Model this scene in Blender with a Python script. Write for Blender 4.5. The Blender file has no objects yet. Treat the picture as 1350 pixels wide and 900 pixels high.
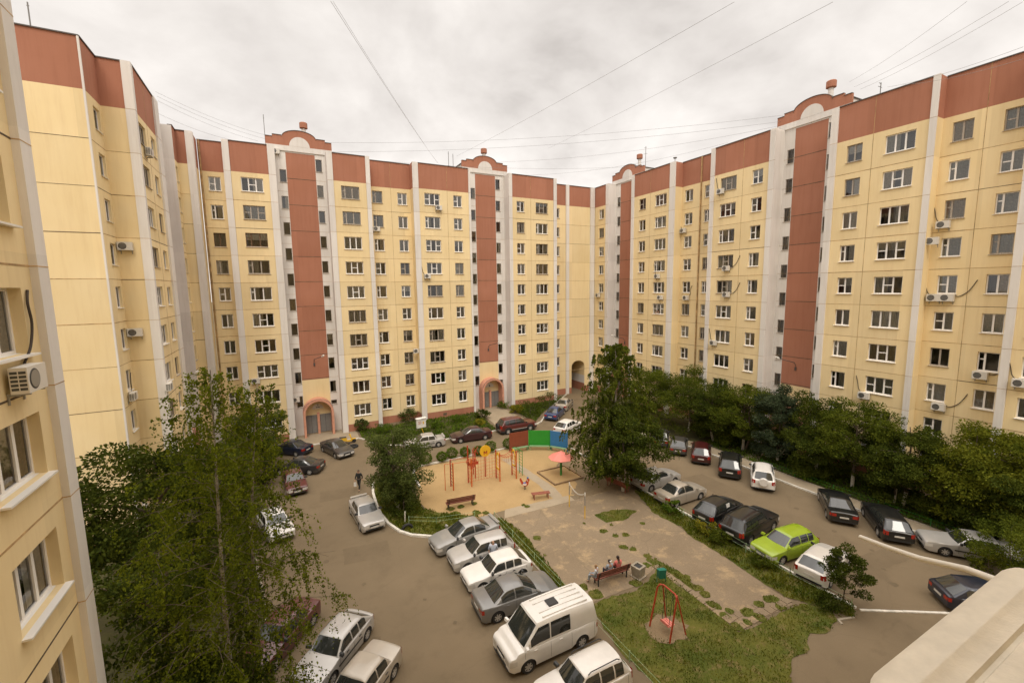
import bpy, bmesh, math, random
import numpy as np
from mathutils import Matrix, Vector
R = math.radians
PI = math.pi
rnd = random.Random(7)
scene = bpy.context.scene
COL = scene.collection

# ------------------------------------------------------------------ camera
CF, CPITCH, CROLL, CH, CYAW = 578.39, R(6.959), R(-0.8436), 16.762, R(27.33)
def _axes():
    r = np.array([1, 0, 0.]); f = np.array([0, math.cos(CPITCH), -math.sin(CPITCH)]); u = np.array([0, math.sin(CPITCH), math.cos(CPITCH)])
    c, s = math.cos(CROLL), math.sin(CROLL)
    r, u = r*c+u*s, -r*s+u*c
    m = np.array([[math.cos(CYAW), math.sin(CYAW), 0], [-math.sin(CYAW), math.cos(CYAW), 0], [0, 0, 1]])
    return m@r, m@u, m@f
AR, AU, AF = _axes()
def ray(u, v): return AR*(u-675)/CF-AU*(v-450)/CF+AF
def G(u, v, z=0.):
    """where a sight line of the survey photo meets the ground"""
    d = ray(u, v); t = (z-CH)/d[2]
    return (d[0]*t, d[1]*t)
def onX(u, v, x): d = ray(u, v); t = x/d[0]; return (x, d[1]*t, CH+d[2]*t)
def onY(u, v, y): d = ray(u, v); t = y/d[1]; return (d[0]*t, y, CH+d[2]*t)
cam = bpy.data.cameras.new('camera'); cam.sensor_width = 36; cam.lens = CF/1350*36; cam.clip_end = 3000; cam.clip_start = .05
co = bpy.data.objects.new('camera', cam); COL.objects.link(co); scene.camera = co
co.matrix_world = Matrix(((AR[0], AU[0], -AF[0], 0), (AR[1], AU[1], -AF[1], 0), (AR[2], AU[2], -AF[2], CH), (0, 0, 0, 1)))

# ------------------------------------------------------------------ materials
def mat(name, col, rough=.8, metal=0., spec=.5, noise=0., nscale=3., col2=None, bump=0., bscale=40., coat=0., detail=4):
    m = bpy.data.materials.new(name); m.use_nodes = True; nt = m.node_tree; b = nt.nodes['Principled BSDF']
    b.inputs['Roughness'].default_value = rough; b.inputs['Metallic'].default_value = metal
    b.inputs['Specular IOR Level'].default_value = spec
    if coat: b.inputs['Coat Weight'].default_value = coat; b.inputs['Coat Roughness'].default_value = .06
    c = (*col, 1)
    if noise or col2:
        tc = nt.nodes.new('ShaderNodeTexCoord'); n = nt.nodes.new('ShaderNodeTexNoise')
        n.inputs['Scale'].default_value = nscale; n.inputs['Detail'].default_value = detail; n.inputs['Roughness'].default_value = .65
        nt.links.new(tc.outputs['Object'], n.inputs['Vector'])
        rp = nt.nodes.new('ShaderNodeValToRGB'); rp.color_ramp.elements[0].position = .33; rp.color_ramp.elements[1].position = .68
        if col2 is None: a = tuple(x*(1-noise) for x in col); b2 = tuple(min(1, x*(1+noise)) for x in col)
        else: a, b2 = col, col2
        rp.color_ramp.elements[0].color = (*a, 1); rp.color_ramp.elements[1].color = (*b2, 1)
        nt.links.new(n.outputs['Fac'], rp.inputs['Fac']); nt.links.new(rp.outputs['Color'], b.inputs['Base Color'])
    else: b.inputs['Base Color'].default_value = c
    if bump:
        tc = nt.nodes.new('ShaderNodeTexCoord'); n = nt.nodes.new('ShaderNodeTexNoise'); n.inputs['Scale'].default_value = bscale; n.inputs['Detail'].default_value = 5
        nt.links.new(tc.outputs['Object'], n.inputs['Vector'])
        bp = nt.nodes.new('ShaderNodeBump'); bp.inputs['Strength'].default_value = bump; bp.inputs['Distance'].default_value = .02
        nt.links.new(n.outputs['Fac'], bp.inputs['Height']); nt.links.new(bp.outputs['Normal'], b.inputs['Normal'])
    return m

def wall_mat(name, base, alt, stain, amount=.5):
    """painted concrete panel: soft blotches, rain streaks running down, fine grain"""
    m = bpy.data.materials.new(name); m.use_nodes = True; nt = m.node_tree; b = nt.nodes['Principled BSDF']
    b.inputs['Roughness'].default_value = .88; b.inputs['Specular IOR Level'].default_value = .25
    tc = nt.nodes.new('ShaderNodeTexCoord')
    n1 = nt.nodes.new('ShaderNodeTexNoise'); n1.inputs['Scale'].default_value = .35; n1.inputs['Detail'].default_value = 6
    nt.links.new(tc.outputs['Object'], n1.inputs['Vector'])
    mp = nt.nodes.new('ShaderNodeMapping'); mp.inputs['Scale'].default_value = (2.2, 2.2, .16); nt.links.new(tc.outputs['Object'], mp.inputs['Vector'])
    n2 = nt.nodes.new('ShaderNodeTexNoise'); n2.inputs['Scale'].default_value = 1.3; n2.inputs['Detail'].default_value = 5; n2.inputs['Roughness'].default_value = .7
    nt.links.new(mp.outputs['Vector'], n2.inputs['Vector'])
    x1 = nt.nodes.new('ShaderNodeMix'); x1.data_type = 'RGBA'; x1.inputs[6].default_value = (*base, 1); x1.inputs[7].default_value = (*alt, 1)
    r1 = nt.nodes.new('ShaderNodeMapRange'); r1.inputs[1].default_value = .35; r1.inputs[2].default_value = .7; nt.links.new(n1.outputs['Fac'], r1.inputs[0]); nt.links.new(r1.outputs[0], x1.inputs[0])
    x2 = nt.nodes.new('ShaderNodeMix'); x2.data_type = 'RGBA'; x2.inputs[7].default_value = (*stain, 1)
    r2 = nt.nodes.new('ShaderNodeMapRange'); r2.inputs[1].default_value = .47; r2.inputs[2].default_value = .76; r2.inputs[4].default_value = amount
    nt.links.new(n2.outputs['Fac'], r2.inputs[0]); nt.links.new(r2.outputs[0], x2.inputs[0]); nt.links.new(x1.outputs[2], x2.inputs[6])
    nt.links.new(x2.outputs[2], b.inputs['Base Color'])
    dvn = nt.nodes.new('ShaderNodeVectorMath'); dvn.operation = 'DIVIDE'; dvn.inputs[1].default_value = (3.3, 3.3, 2.8); nt.links.new(tc.outputs['Object'], dvn.inputs[0])
    adn = nt.nodes.new('ShaderNodeVectorMath'); adn.operation = 'ADD'; adn.inputs[1].default_value = (.37, .41, -.32); nt.links.new(dvn.outputs[0], adn.inputs[0])
    fln = nt.nodes.new('ShaderNodeVectorMath'); fln.operation = 'FLOOR'; nt.links.new(adn.outputs[0], fln.inputs[0])
    wn = nt.nodes.new('ShaderNodeTexWhiteNoise'); nt.links.new(fln.outputs[0], wn.inputs['Vector'])
    hs = nt.nodes.new('ShaderNodeHueSaturation'); rv = nt.nodes.new('ShaderNodeMapRange'); rv.inputs[3].default_value = .93; rv.inputs[4].default_value = 1.05; nt.links.new(wn.outputs['Value'], rv.inputs[0]); nt.links.new(rv.outputs[0], hs.inputs['Value'])
    nt.links.new(x2.outputs[2], hs.inputs['Color']); nt.links.new(hs.outputs['Color'], b.inputs['Base Color'])
    n3 = nt.nodes.new('ShaderNodeTexNoise'); n3.inputs['Scale'].default_value = 60; nt.links.new(tc.outputs['Object'], n3.inputs['Vector'])
    bp = nt.nodes.new('ShaderNodeBump'); bp.inputs['Strength'].default_value = .15; bp.inputs['Distance'].default_value = .01
    nt.links.new(n3.outputs['Fac'], bp.inputs['Height']); nt.links.new(bp.outputs['Normal'], b.inputs['Normal'])
    return m

M = {}
M['yellow'] = wall_mat('yellow_panel', (.83, .655, .365), (.87, .705, .42), (.69, .50, .26), .38)
M['brown'] = wall_mat('terracotta_panel', (.40, .172, .105), (.435, .195, .125), (.31, .125, .075), .45)
M['white'] = wall_mat('white_panel', (.74, .70, .65), (.79, .75, .70), (.58, .52, .45), .45)
M['joint'] = mat('joint_seal', (.42, .27, .125), .9, noise=.5, nscale=1.5)
M['joint_dark'] = mat('joint_mastic', (.13, .09, .055), .9, noise=.4, nscale=1.5)
M['pink'] = mat('pink_render', (.62, .30, .20), .85, noise=.12)
M['coping'] = mat('roof_coping', (.10, .085, .075), .6)
M['roof'] = mat('roof_felt', (.16, .15, .14), .95, noise=.2)
M['interior'] = mat('room_dark', (.12, .105, .085), .9)
M['pvc'] = mat('white_pvc', (.86, .83, .79), .35)
M['oldframe'] = mat('grey_frame', (.40, .35, .29), .6, noise=.15, nscale=8)
M['wood'] = mat('brown_frame', (.13, .07, .03), .5, noise=.2, nscale=8)
M['sillmat'] = mat('sill_white', (.80, .77, .72), .4)
M['sillgrey'] = mat('sill_grey', (.42, .37, .31), .6)
M['door'] = mat('grey_steel_door', (.20, .195, .185), .5, noise=.1)
M['cur_w'] = mat('curtain_white', (.80, .77, .70), .9, noise=.15, nscale=9)
M['cur_b'] = mat('curtain_beige', (.55, .44, .28), .9, noise=.2, nscale=9)
M['cur_g'] = mat('curtain_grey', (.45, .44, .38), .9, noise=.2, nscale=9)
M['cur_o'] = mat('curtain_ochre', (.55, .36, .10), .9, noise=.2, nscale=9)
def glass_mat():
    m = bpy.data.materials.new('window_glass'); m.use_nodes = True; nt = m.node_tree; nt.nodes.clear()
    o = nt.nodes.new('ShaderNodeOutputMaterial'); mx = nt.nodes.new('ShaderNodeMixShader'); t = nt.nodes.new('ShaderNodeBsdfTransparent'); g = nt.nodes.new('ShaderNodeBsdfGlossy')
    t.inputs['Color'].default_value = (.94, .94, .91, 1); g.inputs['Roughness'].default_value = .03
    fr = nt.nodes.new('ShaderNodeFresnel'); fr.inputs['IOR'].default_value = 1.95
    nt.links.new(fr.outputs[0], mx.inputs[0]); nt.links.new(t.outputs[0], mx.inputs[1]); nt.links.new(g.outputs[0], mx.inputs[2]); nt.links.new(mx.outputs[0], o.inputs['Surface'])
    return m
M['glass'] = glass_mat()
M['darkglass'] = mat('stair_glass', (.05, .048, .042), .12, spec=.5)
M['ac'] = mat('ac_casing', (.68, .64, .57), .45)
M['acdark'] = mat('ac_grille', (.06, .06, .055), .6)
M['hose'] = mat('black_hose', (.05, .035, .025), .7)
M['steel'] = mat('galvanised_steel', (.35, .34, .32), .45, metal=.6)
M['wire'] = mat('cable_black', (.22, .21, .20), .7)
M['kerbwhite'] = mat('kerb_whitewash', (.66, .62, .54), .85, noise=.22, nscale=2.5)
M['concrete'] = mat('old_concrete', (.34, .29, .22), .9, noise=.2, nscale=2)
M['tyre'] = mat('tyre_rubber', (.022, .021, .02), .75)
M['pole'] = mat('pole_white', (.80, .77, .70), .45)
M['rim'] = mat('alloy_rim', (.50, .48, .45), .4, metal=.3)
M['carglass'] = mat('car_glass', (.030, .032, .028), .05, spec=1.0)
M['trim'] = mat('black_plastic', (.03, .03, .029), .55)
M['seam'] = mat('door_seam', (.015, .014, .013), .8)
M['tail'] = mat('tail_light_red', (.34, .018, .010), .2, coat=.5)
M['head'] = mat('head_light', (.62, .60, .56), .12, coat=.6)
M['plate'] = mat('number_plate', (.62, .60, .55), .5)
M['chrome'] = mat('chrome', (.55, .53, .5), .2, metal=1)
M['housing'] = mat('housing_white_plastic', (.66, .60, .49), .5, noise=.09, nscale=16, bump=.10, bscale=160)
M['red'] = mat('red_paint', (.42, .055, .02), .5, noise=.2, nscale=4)
M['orange'] = mat('orange_paint', (.52, .11, .02), .5, noise=.15, nscale=4)
M['yel'] = mat('yellow_paint', (.72, .42, .02), .5)
M['green'] = mat('green_paint', (.03, .22, .03), .55, noise=.15)
M['screen_green'] = mat('screen_green', (.02, .25, .02), .6, noise=.1)
M['screen_brown'] = mat('screen_brown', (.22, .055, .025), .6, noise=.1)
M['screen_blue'] = mat('screen_blue', (.03, .16, .36), .6, noise=.1)
M['seatgreen'] = mat('seat_green', (.20, .32, .16), .6)
M['canopy'] = mat('pink_canopy', (.72, .22, .17), .6, noise=.06)
M['bench'] = mat('bench_wood', (.17, .05, .03), .6, noise=.3, nscale=6)
M['palegreen'] = mat('pale_green_rail', (.36, .50, .28), .5)
M['whitepaint'] = mat('white_paint', (.75, .72, .66), .6, noise=.1, nscale=5)
M['teal'] = mat('teal_bin', (.02, .17, .12), .5)
M['bark_birch'] = mat('birch_bark', (.46, .42, .33), .9, col2=(.10, .08, .06), nscale=5)
M['bark'] = mat('grey_bark', (.13, .10, .07), .95, noise=.35, nscale=9)
M['limewash'] = mat('lime_wash', (.60, .56, .47), .9, noise=.15, nscale=5)

def leaf_mat(name, c1, c2, transl=.3):
    m = bpy.data.materials.new(name); m.use_nodes = True; nt = m.node_tree; nt.nodes.clear()
    o = nt.nodes.new('ShaderNodeOutputMaterial'); ge = nt.nodes.new('ShaderNodeNewGeometry'); rp = nt.nodes.new('ShaderNodeValToRGB')
    tc = nt.nodes.new('ShaderNodeTexCoord'); n = nt.nodes.new('ShaderNodeTexNoise'); n.inputs['Scale'].default_value = 1.1; n.inputs['Detail'].default_value = 2
    nt.links.new(tc.outputs['Object'], n.inputs['Vector'])
    ad = nt.nodes.new('ShaderNodeMath'); ad.operation = 'MULTIPLY_ADD'; ad.inputs[1].default_value = .5
    sb = nt.nodes.new('ShaderNodeMath'); sb.operation = 'MULTIPLY_ADD'; sb.inputs[1].default_value = 1.6; sb.inputs[2].default_value = -.55
    nt.links.new(n.outputs['Fac'], sb.inputs[0]); nt.links.new(ge.outputs['Random Per Island'], ad.inputs[0]); nt.links.new(sb.outputs[0], ad.inputs[2])
    rp.color_ramp.elements[0].color = (*c1, 1); rp.color_ramp.elements[1].color = (*c2, 1); rp.color_ramp.elements[0].position = .1; rp.color_ramp.elements[1].position = .9
    nt.links.new(ad.outputs[0], rp.inputs['Fac'])
    p = nt.nodes.new('ShaderNodeBsdfPrincipled'); p.inputs['Roughness'].default_value = .75; p.inputs['Specular IOR Level'].default_value = .08
    t = nt.nodes.new('ShaderNodeBsdfTranslucent'); mx = nt.nodes.new('ShaderNodeMixShader'); mx.inputs[0].default_value = transl
    nt.links.new(rp.outputs['Color'], p.inputs['Base Color']); nt.links.new(rp.outputs['Color'], t.inputs['Color'])
    nt.links.new(p.outputs[0], mx.inputs[1]); nt.links.new(t.outputs[0], mx.inputs[2]); nt.links.new(mx.outputs[0], o.inputs['Surface'])
    return m
M['lf_birch'] = leaf_mat('birch_leaves', (.055, .078, .005), (.20, .235, .016), .42)
M['lf_dark'] = leaf_mat('dark_leaves', (.026, .041, .005), (.100, .122, .015), .33)
M['lf_mid'] = leaf_mat('mid_leaves', (.042, .063, .006), (.150, .175, .018), .38)
M['lf_light'] = leaf_mat('light_leaves', (.065, .085, .007), (.20, .21, .020), .4)
M['lf_blue'] = leaf_mat('bluish_leaves', (.026, .040, .020), (.085, .112, .055), .25)
M['lf_grey'] = leaf_mat('willow_leaves', (.040, .060, .012), (.145, .175, .042), .36)
M['lf_bush'] = leaf_mat('bush_leaves', (.045, .088, .007), (.14, .20, .018))
M['lf_flower'] = leaf_mat('yellow_flower_leaves', (.08, .11, .010), (.40, .33, .03))
M['grass'] = leaf_mat('grass_blades', (.055, .090, .006), (.18, .175, .018), .35)

# ------------------------------------------------------------------ mesh helpers
def wm(o):
    m = Matrix.LocRotScale(o.location, o.rotation_euler, o.scale)
    return wm(o.parent) @ m if o.parent else m
class MB:
    def __init__(s): s.v = []; s.f = []; s.m = []
    def add(s, vs, fs, m=0):
        n = len(s.v); s.v += [tuple(p) for p in vs]; s.f += [tuple(n+i for i in f) for f in fs]; s.m += [m]*len(fs); return s
    def quad(s, a, b, c, d, m=0): return s.add([a, b, c, d], [(0, 1, 2, 3)], m)
    def hexa(s, p, m=0): return s.add(p, [(0, 3, 2, 1), (4, 5, 6, 7), (0, 1, 5, 4), (1, 2, 6, 5), (2, 3, 7, 6), (3, 0, 4, 7)], m)
    def box(s, x0, x1, y0, y1, z0, z1, m=0):
        return s.hexa([(x0, y0, z0), (x1, y0, z0), (x1, y1, z0), (x0, y1, z0), (x0, y0, z1), (x1, y0, z1), (x1, y1, z1), (x0, y1, z1)], m)
    def tube(s, pts, rad, n=8, m=0, cap=True):
        pts = [Vector(p) for p in pts]; k = len(pts)
        if not hasattr(rad, '__len__'): rad = [rad]*k
        rings = []; up = None
        for i, p in enumerate(pts):
            t = (pts[min(i+1, k-1)]-pts[max(i-1, 0)]).normalized()
            if up is None: up = Vector((0, 0, 1)) if abs(t.z) < .9 else Vector((1, 0, 0))
            a = t.cross(up).normalized(); b = a.cross(t).normalized(); up = b
            rings.append([p+a*math.cos(2*PI*j/n)*rad[i]+b*math.sin(2*PI*j/n)*rad[i] for j in range(n)])
        vs = [q for r in rings for q in r]
        fs = [(i*n+j, i*n+(j+1) % n, (i+1)*n+(j+1) % n, (i+1)*n+j) for i in range(k-1) for j in range(n)]
        if cap: fs += [tuple(range(n-1, -1, -1)), tuple((k-1)*n+j for j in range(n))]
        return s.add(vs, fs, m)
    def lathe(s, prof, c=(0, 0, 0), n=20, m=0, axis='z', cap=True):
        vs = []; k = len(prof)
        for r, h in prof:
            for j in range(n):
                a = 2*PI*j/n; x, y = r*math.cos(a), r*math.sin(a)
                vs.append((c[0]+x, c[1]+y, c[2]+h) if axis == 'z' else (c[0]+x, c[1]+h, c[2]+y) if axis == 'y' else (c[0]+h, c[1]+x, c[2]+y))
        fs = [(i*n+j, i*n+(j+1) % n, (i+1)*n+(j+1) % n, (i+1)*n+j) for i in range(k-1) for j in range(n)]
        if cap and prof[0][0] > 1e-6: fs.append(tuple(range(n-1, -1, -1)))
        if cap and prof[-1][0] > 1e-6: fs.append(tuple((k-1)*n+j for j in range(n)))
        return s.add(vs, fs, m)
    def mesh(s, name, mats, inv=None, smooth=None):
        vs = s.v
        if inv is not None: vs = [tuple(inv @ Vector(p)) for p in vs]
        me = bpy.data.meshes.new(name); me.from_pydata(vs, [], s.f)
        for m in mats: me.materials.append(M[m] if isinstance(m, str) else m)
        me.polygons.foreach_set('material_index', s.m); me.validate()
        bm = bmesh.new(); bm.from_mesh(me); bmesh.ops.recalc_face_normals(bm, faces=bm.faces)
        if smooth:
            for f in bm.faces: f.smooth = True
            for e in bm.edges: e.smooth = len(e.link_faces) == 2 and e.calc_face_angle(4) < R(smooth)
        bm.to_mesh(me); bm.free(); me.update()
        return me
    def build(s, name, mats, parent=None, world=False, smooth=None):
        """one mesh object; world=True: the points given are world points"""
        inv = wm(parent).inverted() if (world and parent) else None
        if isinstance(mats, (str, bpy.types.Material)): mats = [mats]
        return link(name, s.mesh(name, mats, inv, smooth), parent)
def link(name, me, parent=None, loc=None, rot=None):
    o = bpy.data.objects.new(name, me); COL.objects.link(o)
    if parent: o.parent = parent
    if loc: o.location = loc
    if rot is not None: o.rotation_euler = rot
    return o
def tag(o, label, cat, group=None, kind=None):
    if label: o['label'] = label
    if cat: o['category'] = cat
    if group: o['group'] = group
    if kind: o['kind'] = kind
    return o
def thing(name, label, cat, loc=(0, 0, 0), rz=0., group=None):
    o = bpy.data.objects.new(name, None); COL.objects.link(o); o.location = tuple(loc)+(0,)*(3-len(loc)); o.rotation_euler = (0, 0, rz); o.empty_display_size = .2
    return tag(o, label, cat, group)
def struct(name, mb, mats, smooth=None):
    o = mb.build(name, mats, smooth=smooth); o['kind'] = 'structure'; return o

# ------------------------------------------------------------------ windows (local: x along wall, -y out, z up, origin bottom centre of the opening)
ZS, WH = .93, 1.40
_wc = {}
def win_meshes(w, kind, fm, h=WH):
    key = (w, kind, fm, h)
    if key in _wc: return _wc[key]
    f = MB(); g = MB(); y0, y1 = .13, .19; b = .075
    X = w/2
    f.box(-X, X, y0, y1, 0, b); f.box(-X, X, y0, y1, h-b, h); f.box(-X, -X+b, y0, y1, b, h-b); f.box(X-b, X, y0, y1, b, h-b)
    cols = {'3a': [1/3, 2/3], '3b': [.2, .6], '3c': [1/3, 2/3], '3d': [1/3, 2/3], '2a': [.5], '2b': [.5], '2c': [.32], '1': [], '3w': [.25, .65]}[kind]
    bars = {'3a': [1], '3b': [0], '3c': [], '3d': [0, 2], '2a': [0], '2b': [], '2c': [0], '1': [], '3w': [0]}[kind]
    xs = [-X+b]+[-X+w*c for c in cols]+[X-b]
    for c in cols: f.box(-X+w*c-.055, -X+w*c+.055, y0-.004, y1, b, h-b)
    for i in bars:
        zz = h*(.5 if kind in ('3a', '3d', '2a') else .62)
        f.box(xs[i]+.045, xs[i+1]-.045, y0+.003, y1, zz-.042, zz+.042)
    # dark room behind
    d = .75; q = .19
    f.quad((-X, q+d, 0), (X, q+d, 0), (X, q+d, h), (-X, q+d, h), 1)
    f.quad((-X, q, 0), (-X, q+d, 0), (-X, q+d, h), (-X, q, h), 1); f.quad((X, q, 0), (X, q+d, 0), (X, q+d, h), (X, q, h), 1)
    f.quad((-X, q, 0), (X, q, 0), (X, q+d, 0), (-X, q+d, 0), 1); f.quad((-X, q, h), (X, q, h), (X, q+d, h), (-X, q+d, h), 1)
    g.quad((-X+b, .165, b), (X-b, .165, b), (X-b, .165, h-b), (-X+b, .165, h-b))
    s = MB(); s.hexa([(-X-.05, -.09, -.05), (X+.05, -.09, -.05), (X+.05, y0, -.02), (-X-.05, y0, -.02), (-X-.05, -.09, -.022), (X+.05, -.09, -.022), (X+.05, y0, .012), (-X-.05, y0, .012)])
    _wc[key] = (f.mesh('window', [fm, 'interior']), g.mesh('pane', ['glass']), s.mesh('sill', ['sillmat' if fm != 'oldframe' else 'sillgrey']))
    return _wc[key]
_cc = {}
def curtain_mesh(w, typ, m, h=WH):
    key = (w, typ, m, h)
    if key in _cc: return _cc[key]
    out = []; X = w/2-.06
    spans = {'full': [(-X, X)], 'sides': [(-X, -X+.38*w), (X-.38*w, X)], 'left': [(-X, -.02*w)], 'right': [(.02*w, X)], 'narrow': [(-X, -X+.22*w), (X-.22*w, X)], 'blind': [(-X, X)]}[typ]
    for a, b in spans:
        c = MB(); n = max(4, int((b-a)/.09)); zb = .07 if typ != 'blind' else h*.5
        for i in range(n):
            xa, xb = a+(b-a)*i/n, a+(b-a)*(i+1)/n; ya, yb = .205+.02*(i % 2), .205+.02*((i+1) % 2)
            c.quad((xa, ya, zb), (xb, yb, zb), (xb, yb, h-.06), (xa, ya, h-.06))
        out.append(c.mesh('curtain', [m]))
    _cc[key] = out
    return _cc[key]
def add_window(root, pos, rz, w, kind, fm='pvc', h=WH, rr=rnd):
    f, g, s = win_meshes(w, kind, fm, h)
    o = link('window', f, root, Vector(pos)-root.location, (0, 0, rz))
    link('pane', g, o); link('sill', s, o)
    t = rr.random()
    if t < .9:
        typ = rr.choice(['full', 'full', 'full', 'left', 'right', 'sides', 'full', 'sides', 'blind']); m = rr.choice(['cur_w', 'cur_w', 'cur_b', 'cur_g', 'cur_g', 'cur_g'])
        for cm in curtain_mesh(w, typ, m, h): link('curtain', cm, o)
    return o
_sc = {}
def stair_window(root, pos, rz, w, h, rr=rnd):
    k = (w, h)
    if k not in _sc:
        f = MB(); X = w/2; b = .045
        f.box(-X, X, .06, .12, 0, b); f.box(-X, X, .06, .12, h-b, h); f.box(-X, -X+b, .06, .12, b, h-b); f.box(X-b, X, .06, .12, b, h-b)
        s = MB(); s.box(-X-.04, X+.04, -.07, .05, -.045, -.012)
        g = MB(); g.quad((-X+b, .09, b), (X-b, .09, b), (X-b, .09, h-b), (-X+b, .09, h-b)); g.quad((-X, .6, 0), (X, .6, 0), (X, .6, h), (-X, .6, h), 1)
        _sc[k] = (f.mesh('stair_window', ['oldframe']), g.mesh('pane', ['glass', 'interior']), s.mesh('sill', ['sillgrey']))
    f, g, s = _sc[k]
    o = link('stair_window', f, root, Vector(pos)-root.location, (0, 0, rz)); link('pane', g, o); link('sill', s, o)
    if rr.random() < .3: link('curtain', curtain_mesh(w, rr.choice(['full', 'right', 'blind']), rr.choice(['cur_w', 'cur_b']), h)[0], o)
    return o

# ------------------------------------------------------------------ facades
ZF, STO, ZB, ZT = .9, 2.8, 28.9, 31.85
class Fr:
    """facade frame: s along the wall, d depth into the building, z up"""
    def __init__(s, ax, base): s.ax, s.base = ax, base; s.rz = {'A': 0, 'B': -PI/2, 'C': PI/2}[ax]
    def P(s, t, d, z):
        if s.ax == 'A': return (t, s.base+d, z)
        if s.ax == 'B': return (s.base+d, t, z)
        return (s.base-d, t, z)
    def box(s, mb, s0, s1, d0, d1, z0, z1, m=0):
        p = s.P
        return mb.hexa([p(s0, d0, z0), p(s1, d0, z0), p(s1, d1, z0), p(s0, d1, z0), p(s0, d0, z1), p(s1, d0, z1), p(s1, d1, z1), p(s0, d1, z1)], m)
WMAT = ['yellow', 'brown', 'white', 'joint', 'joint_dark']
def zcol(z): return 1 if (z < ZF or z > ZB) else 0
def wall_strip(mb, fr, s0, s1, d, holes, col=zcol, z0=0., z1=ZT, rev=.2, rm=None):
    ss = sorted({s0, s1} | {h[0] for h in holes} | {h[1] for h in holes}); zz = sorted({z0, z1, ZF, ZB} | {h[2] for h in holes} | {h[3] for h in holes})
    zz = [z for z in zz if z0 <= z <= z1]
    for i in range(len(ss)-1):
        for j in range(len(zz)-1):
            sm, zm = (ss[i]+ss[i+1])/2, (zz[j]+zz[j+1])/2
            if any(h[0] < sm < h[1] and h[2] < zm < h[3] for h in holes): continue
            mb.quad(fr.P(ss[i], d, zz[j]), fr.P(ss[i+1], d, zz[j]), fr.P(ss[i+1], d, zz[j+1]), fr.P(ss[i], d, zz[j+1]), col(zm))
    for a, b, c, e in holes:
        k = col((c+e)/2) if rm is None else rm
        for q in ((a, a, c, e), (b, b, c, e)): mb.quad(fr.P(q[0], d, c), fr.P(q[0], d+rev, c), fr.P(q[0], d+rev, e), fr.P(q[0], d, e), k)
        for z in (c, e): mb.quad(fr.P(a, d, z), fr.P(b, d, z), fr.P(b, d+rev, z), fr.P(a, d+rev, z), k)
def joints(mb, fr, s0, s1, d, rr, skip=()):
    for k in range(1, 11):
        z = ZF+STO*k if k < 10 else ZB
        if k == 10: continue
        w = rr.choice([.028, .034, .04, .05]); dk = 4 if rr.random() < .16 else 3
        fr.box(mb, s0, s1, d-.006, d+.01, z-w/2, z+w/2, dk)
def vjoint(mb, fr, s, d, rr, z0=ZF, z1=ZT):
    w = rr.choice([.026, .032, .04]); fr.box(mb, s-w/2, s+w/2, d-.008, d+.008, z0, z1, 3)
K3 = ['3a', '3b', '3c', '3a', '3b', '3d']; K2 = ['2a', '2a', '2b', '2c']
def section(root, mb, fr, s0, s1, d, wins, vj, rr, pick=None):
    """a yellow bay: wins = [(centre, width)], ten storeys"""
    holes = []
    for c, w in wins:
        for k in range(10):
            z = ZF+STO*k+ZS; holes.append((c-w/2, c+w/2, z, z+WH))
    wall_strip(mb, fr, s0, s1, d, holes)
    joints(mb, fr, s0, s1, d, rr)
    for s in vj: vjoint(mb, fr, s, d, rr)
    for ci, (c, w) in enumerate(wins):
        for k in range(10):
            kind = rr.choice(K3 if w > 1.5 else K2); fm = 'pvc' if rr.random() < .86 else 'oldframe'
            if pick and (ci, k) in pick: kind, fm = pick[(ci, k)]
            if kind in ('3b', '2c') and rr.random() < .3: fm = 'oldframe'
            add_window(root, fr.P(c, d, ZF+STO*k+ZS), fr.rz, w, kind, fm, rr=rr)
def side(mb, fr, s, d0, d1, col=zcol, z1=ZT):
    for a, b in ((0, ZF), (ZF, ZB), (ZB, z1)):
        mb.quad(fr.P(s, d0, a), fr.P(s, d1, a), fr.P(s, d1, b), fr.P(s, d0, b), col((a+b)/2))
WHITE = lambda z: 2
def pilaster(root, fr, s0, s1, d0, d1):
    mb = MB(); s0 += .005; s1 -= .005; fr.box(mb, s0, s1, d0, d1, 0, ZT+.06, 0)
    for k in range(1, 11): fr.box(mb, s0-.004, s1+.004, d0-.004, d1, ZF+STO*k-.012, ZF+STO*k+.012, 1)
    return mb.build('pilaster', ['white', 'joint'], root, True)
def coping(root, fr, s0, s1, d):
    mb = MB(); fr.box(mb, s0, s1, d-.07, d+.3, ZT, ZT+.07); return mb.build('coping', 'coping', root, True)
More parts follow.
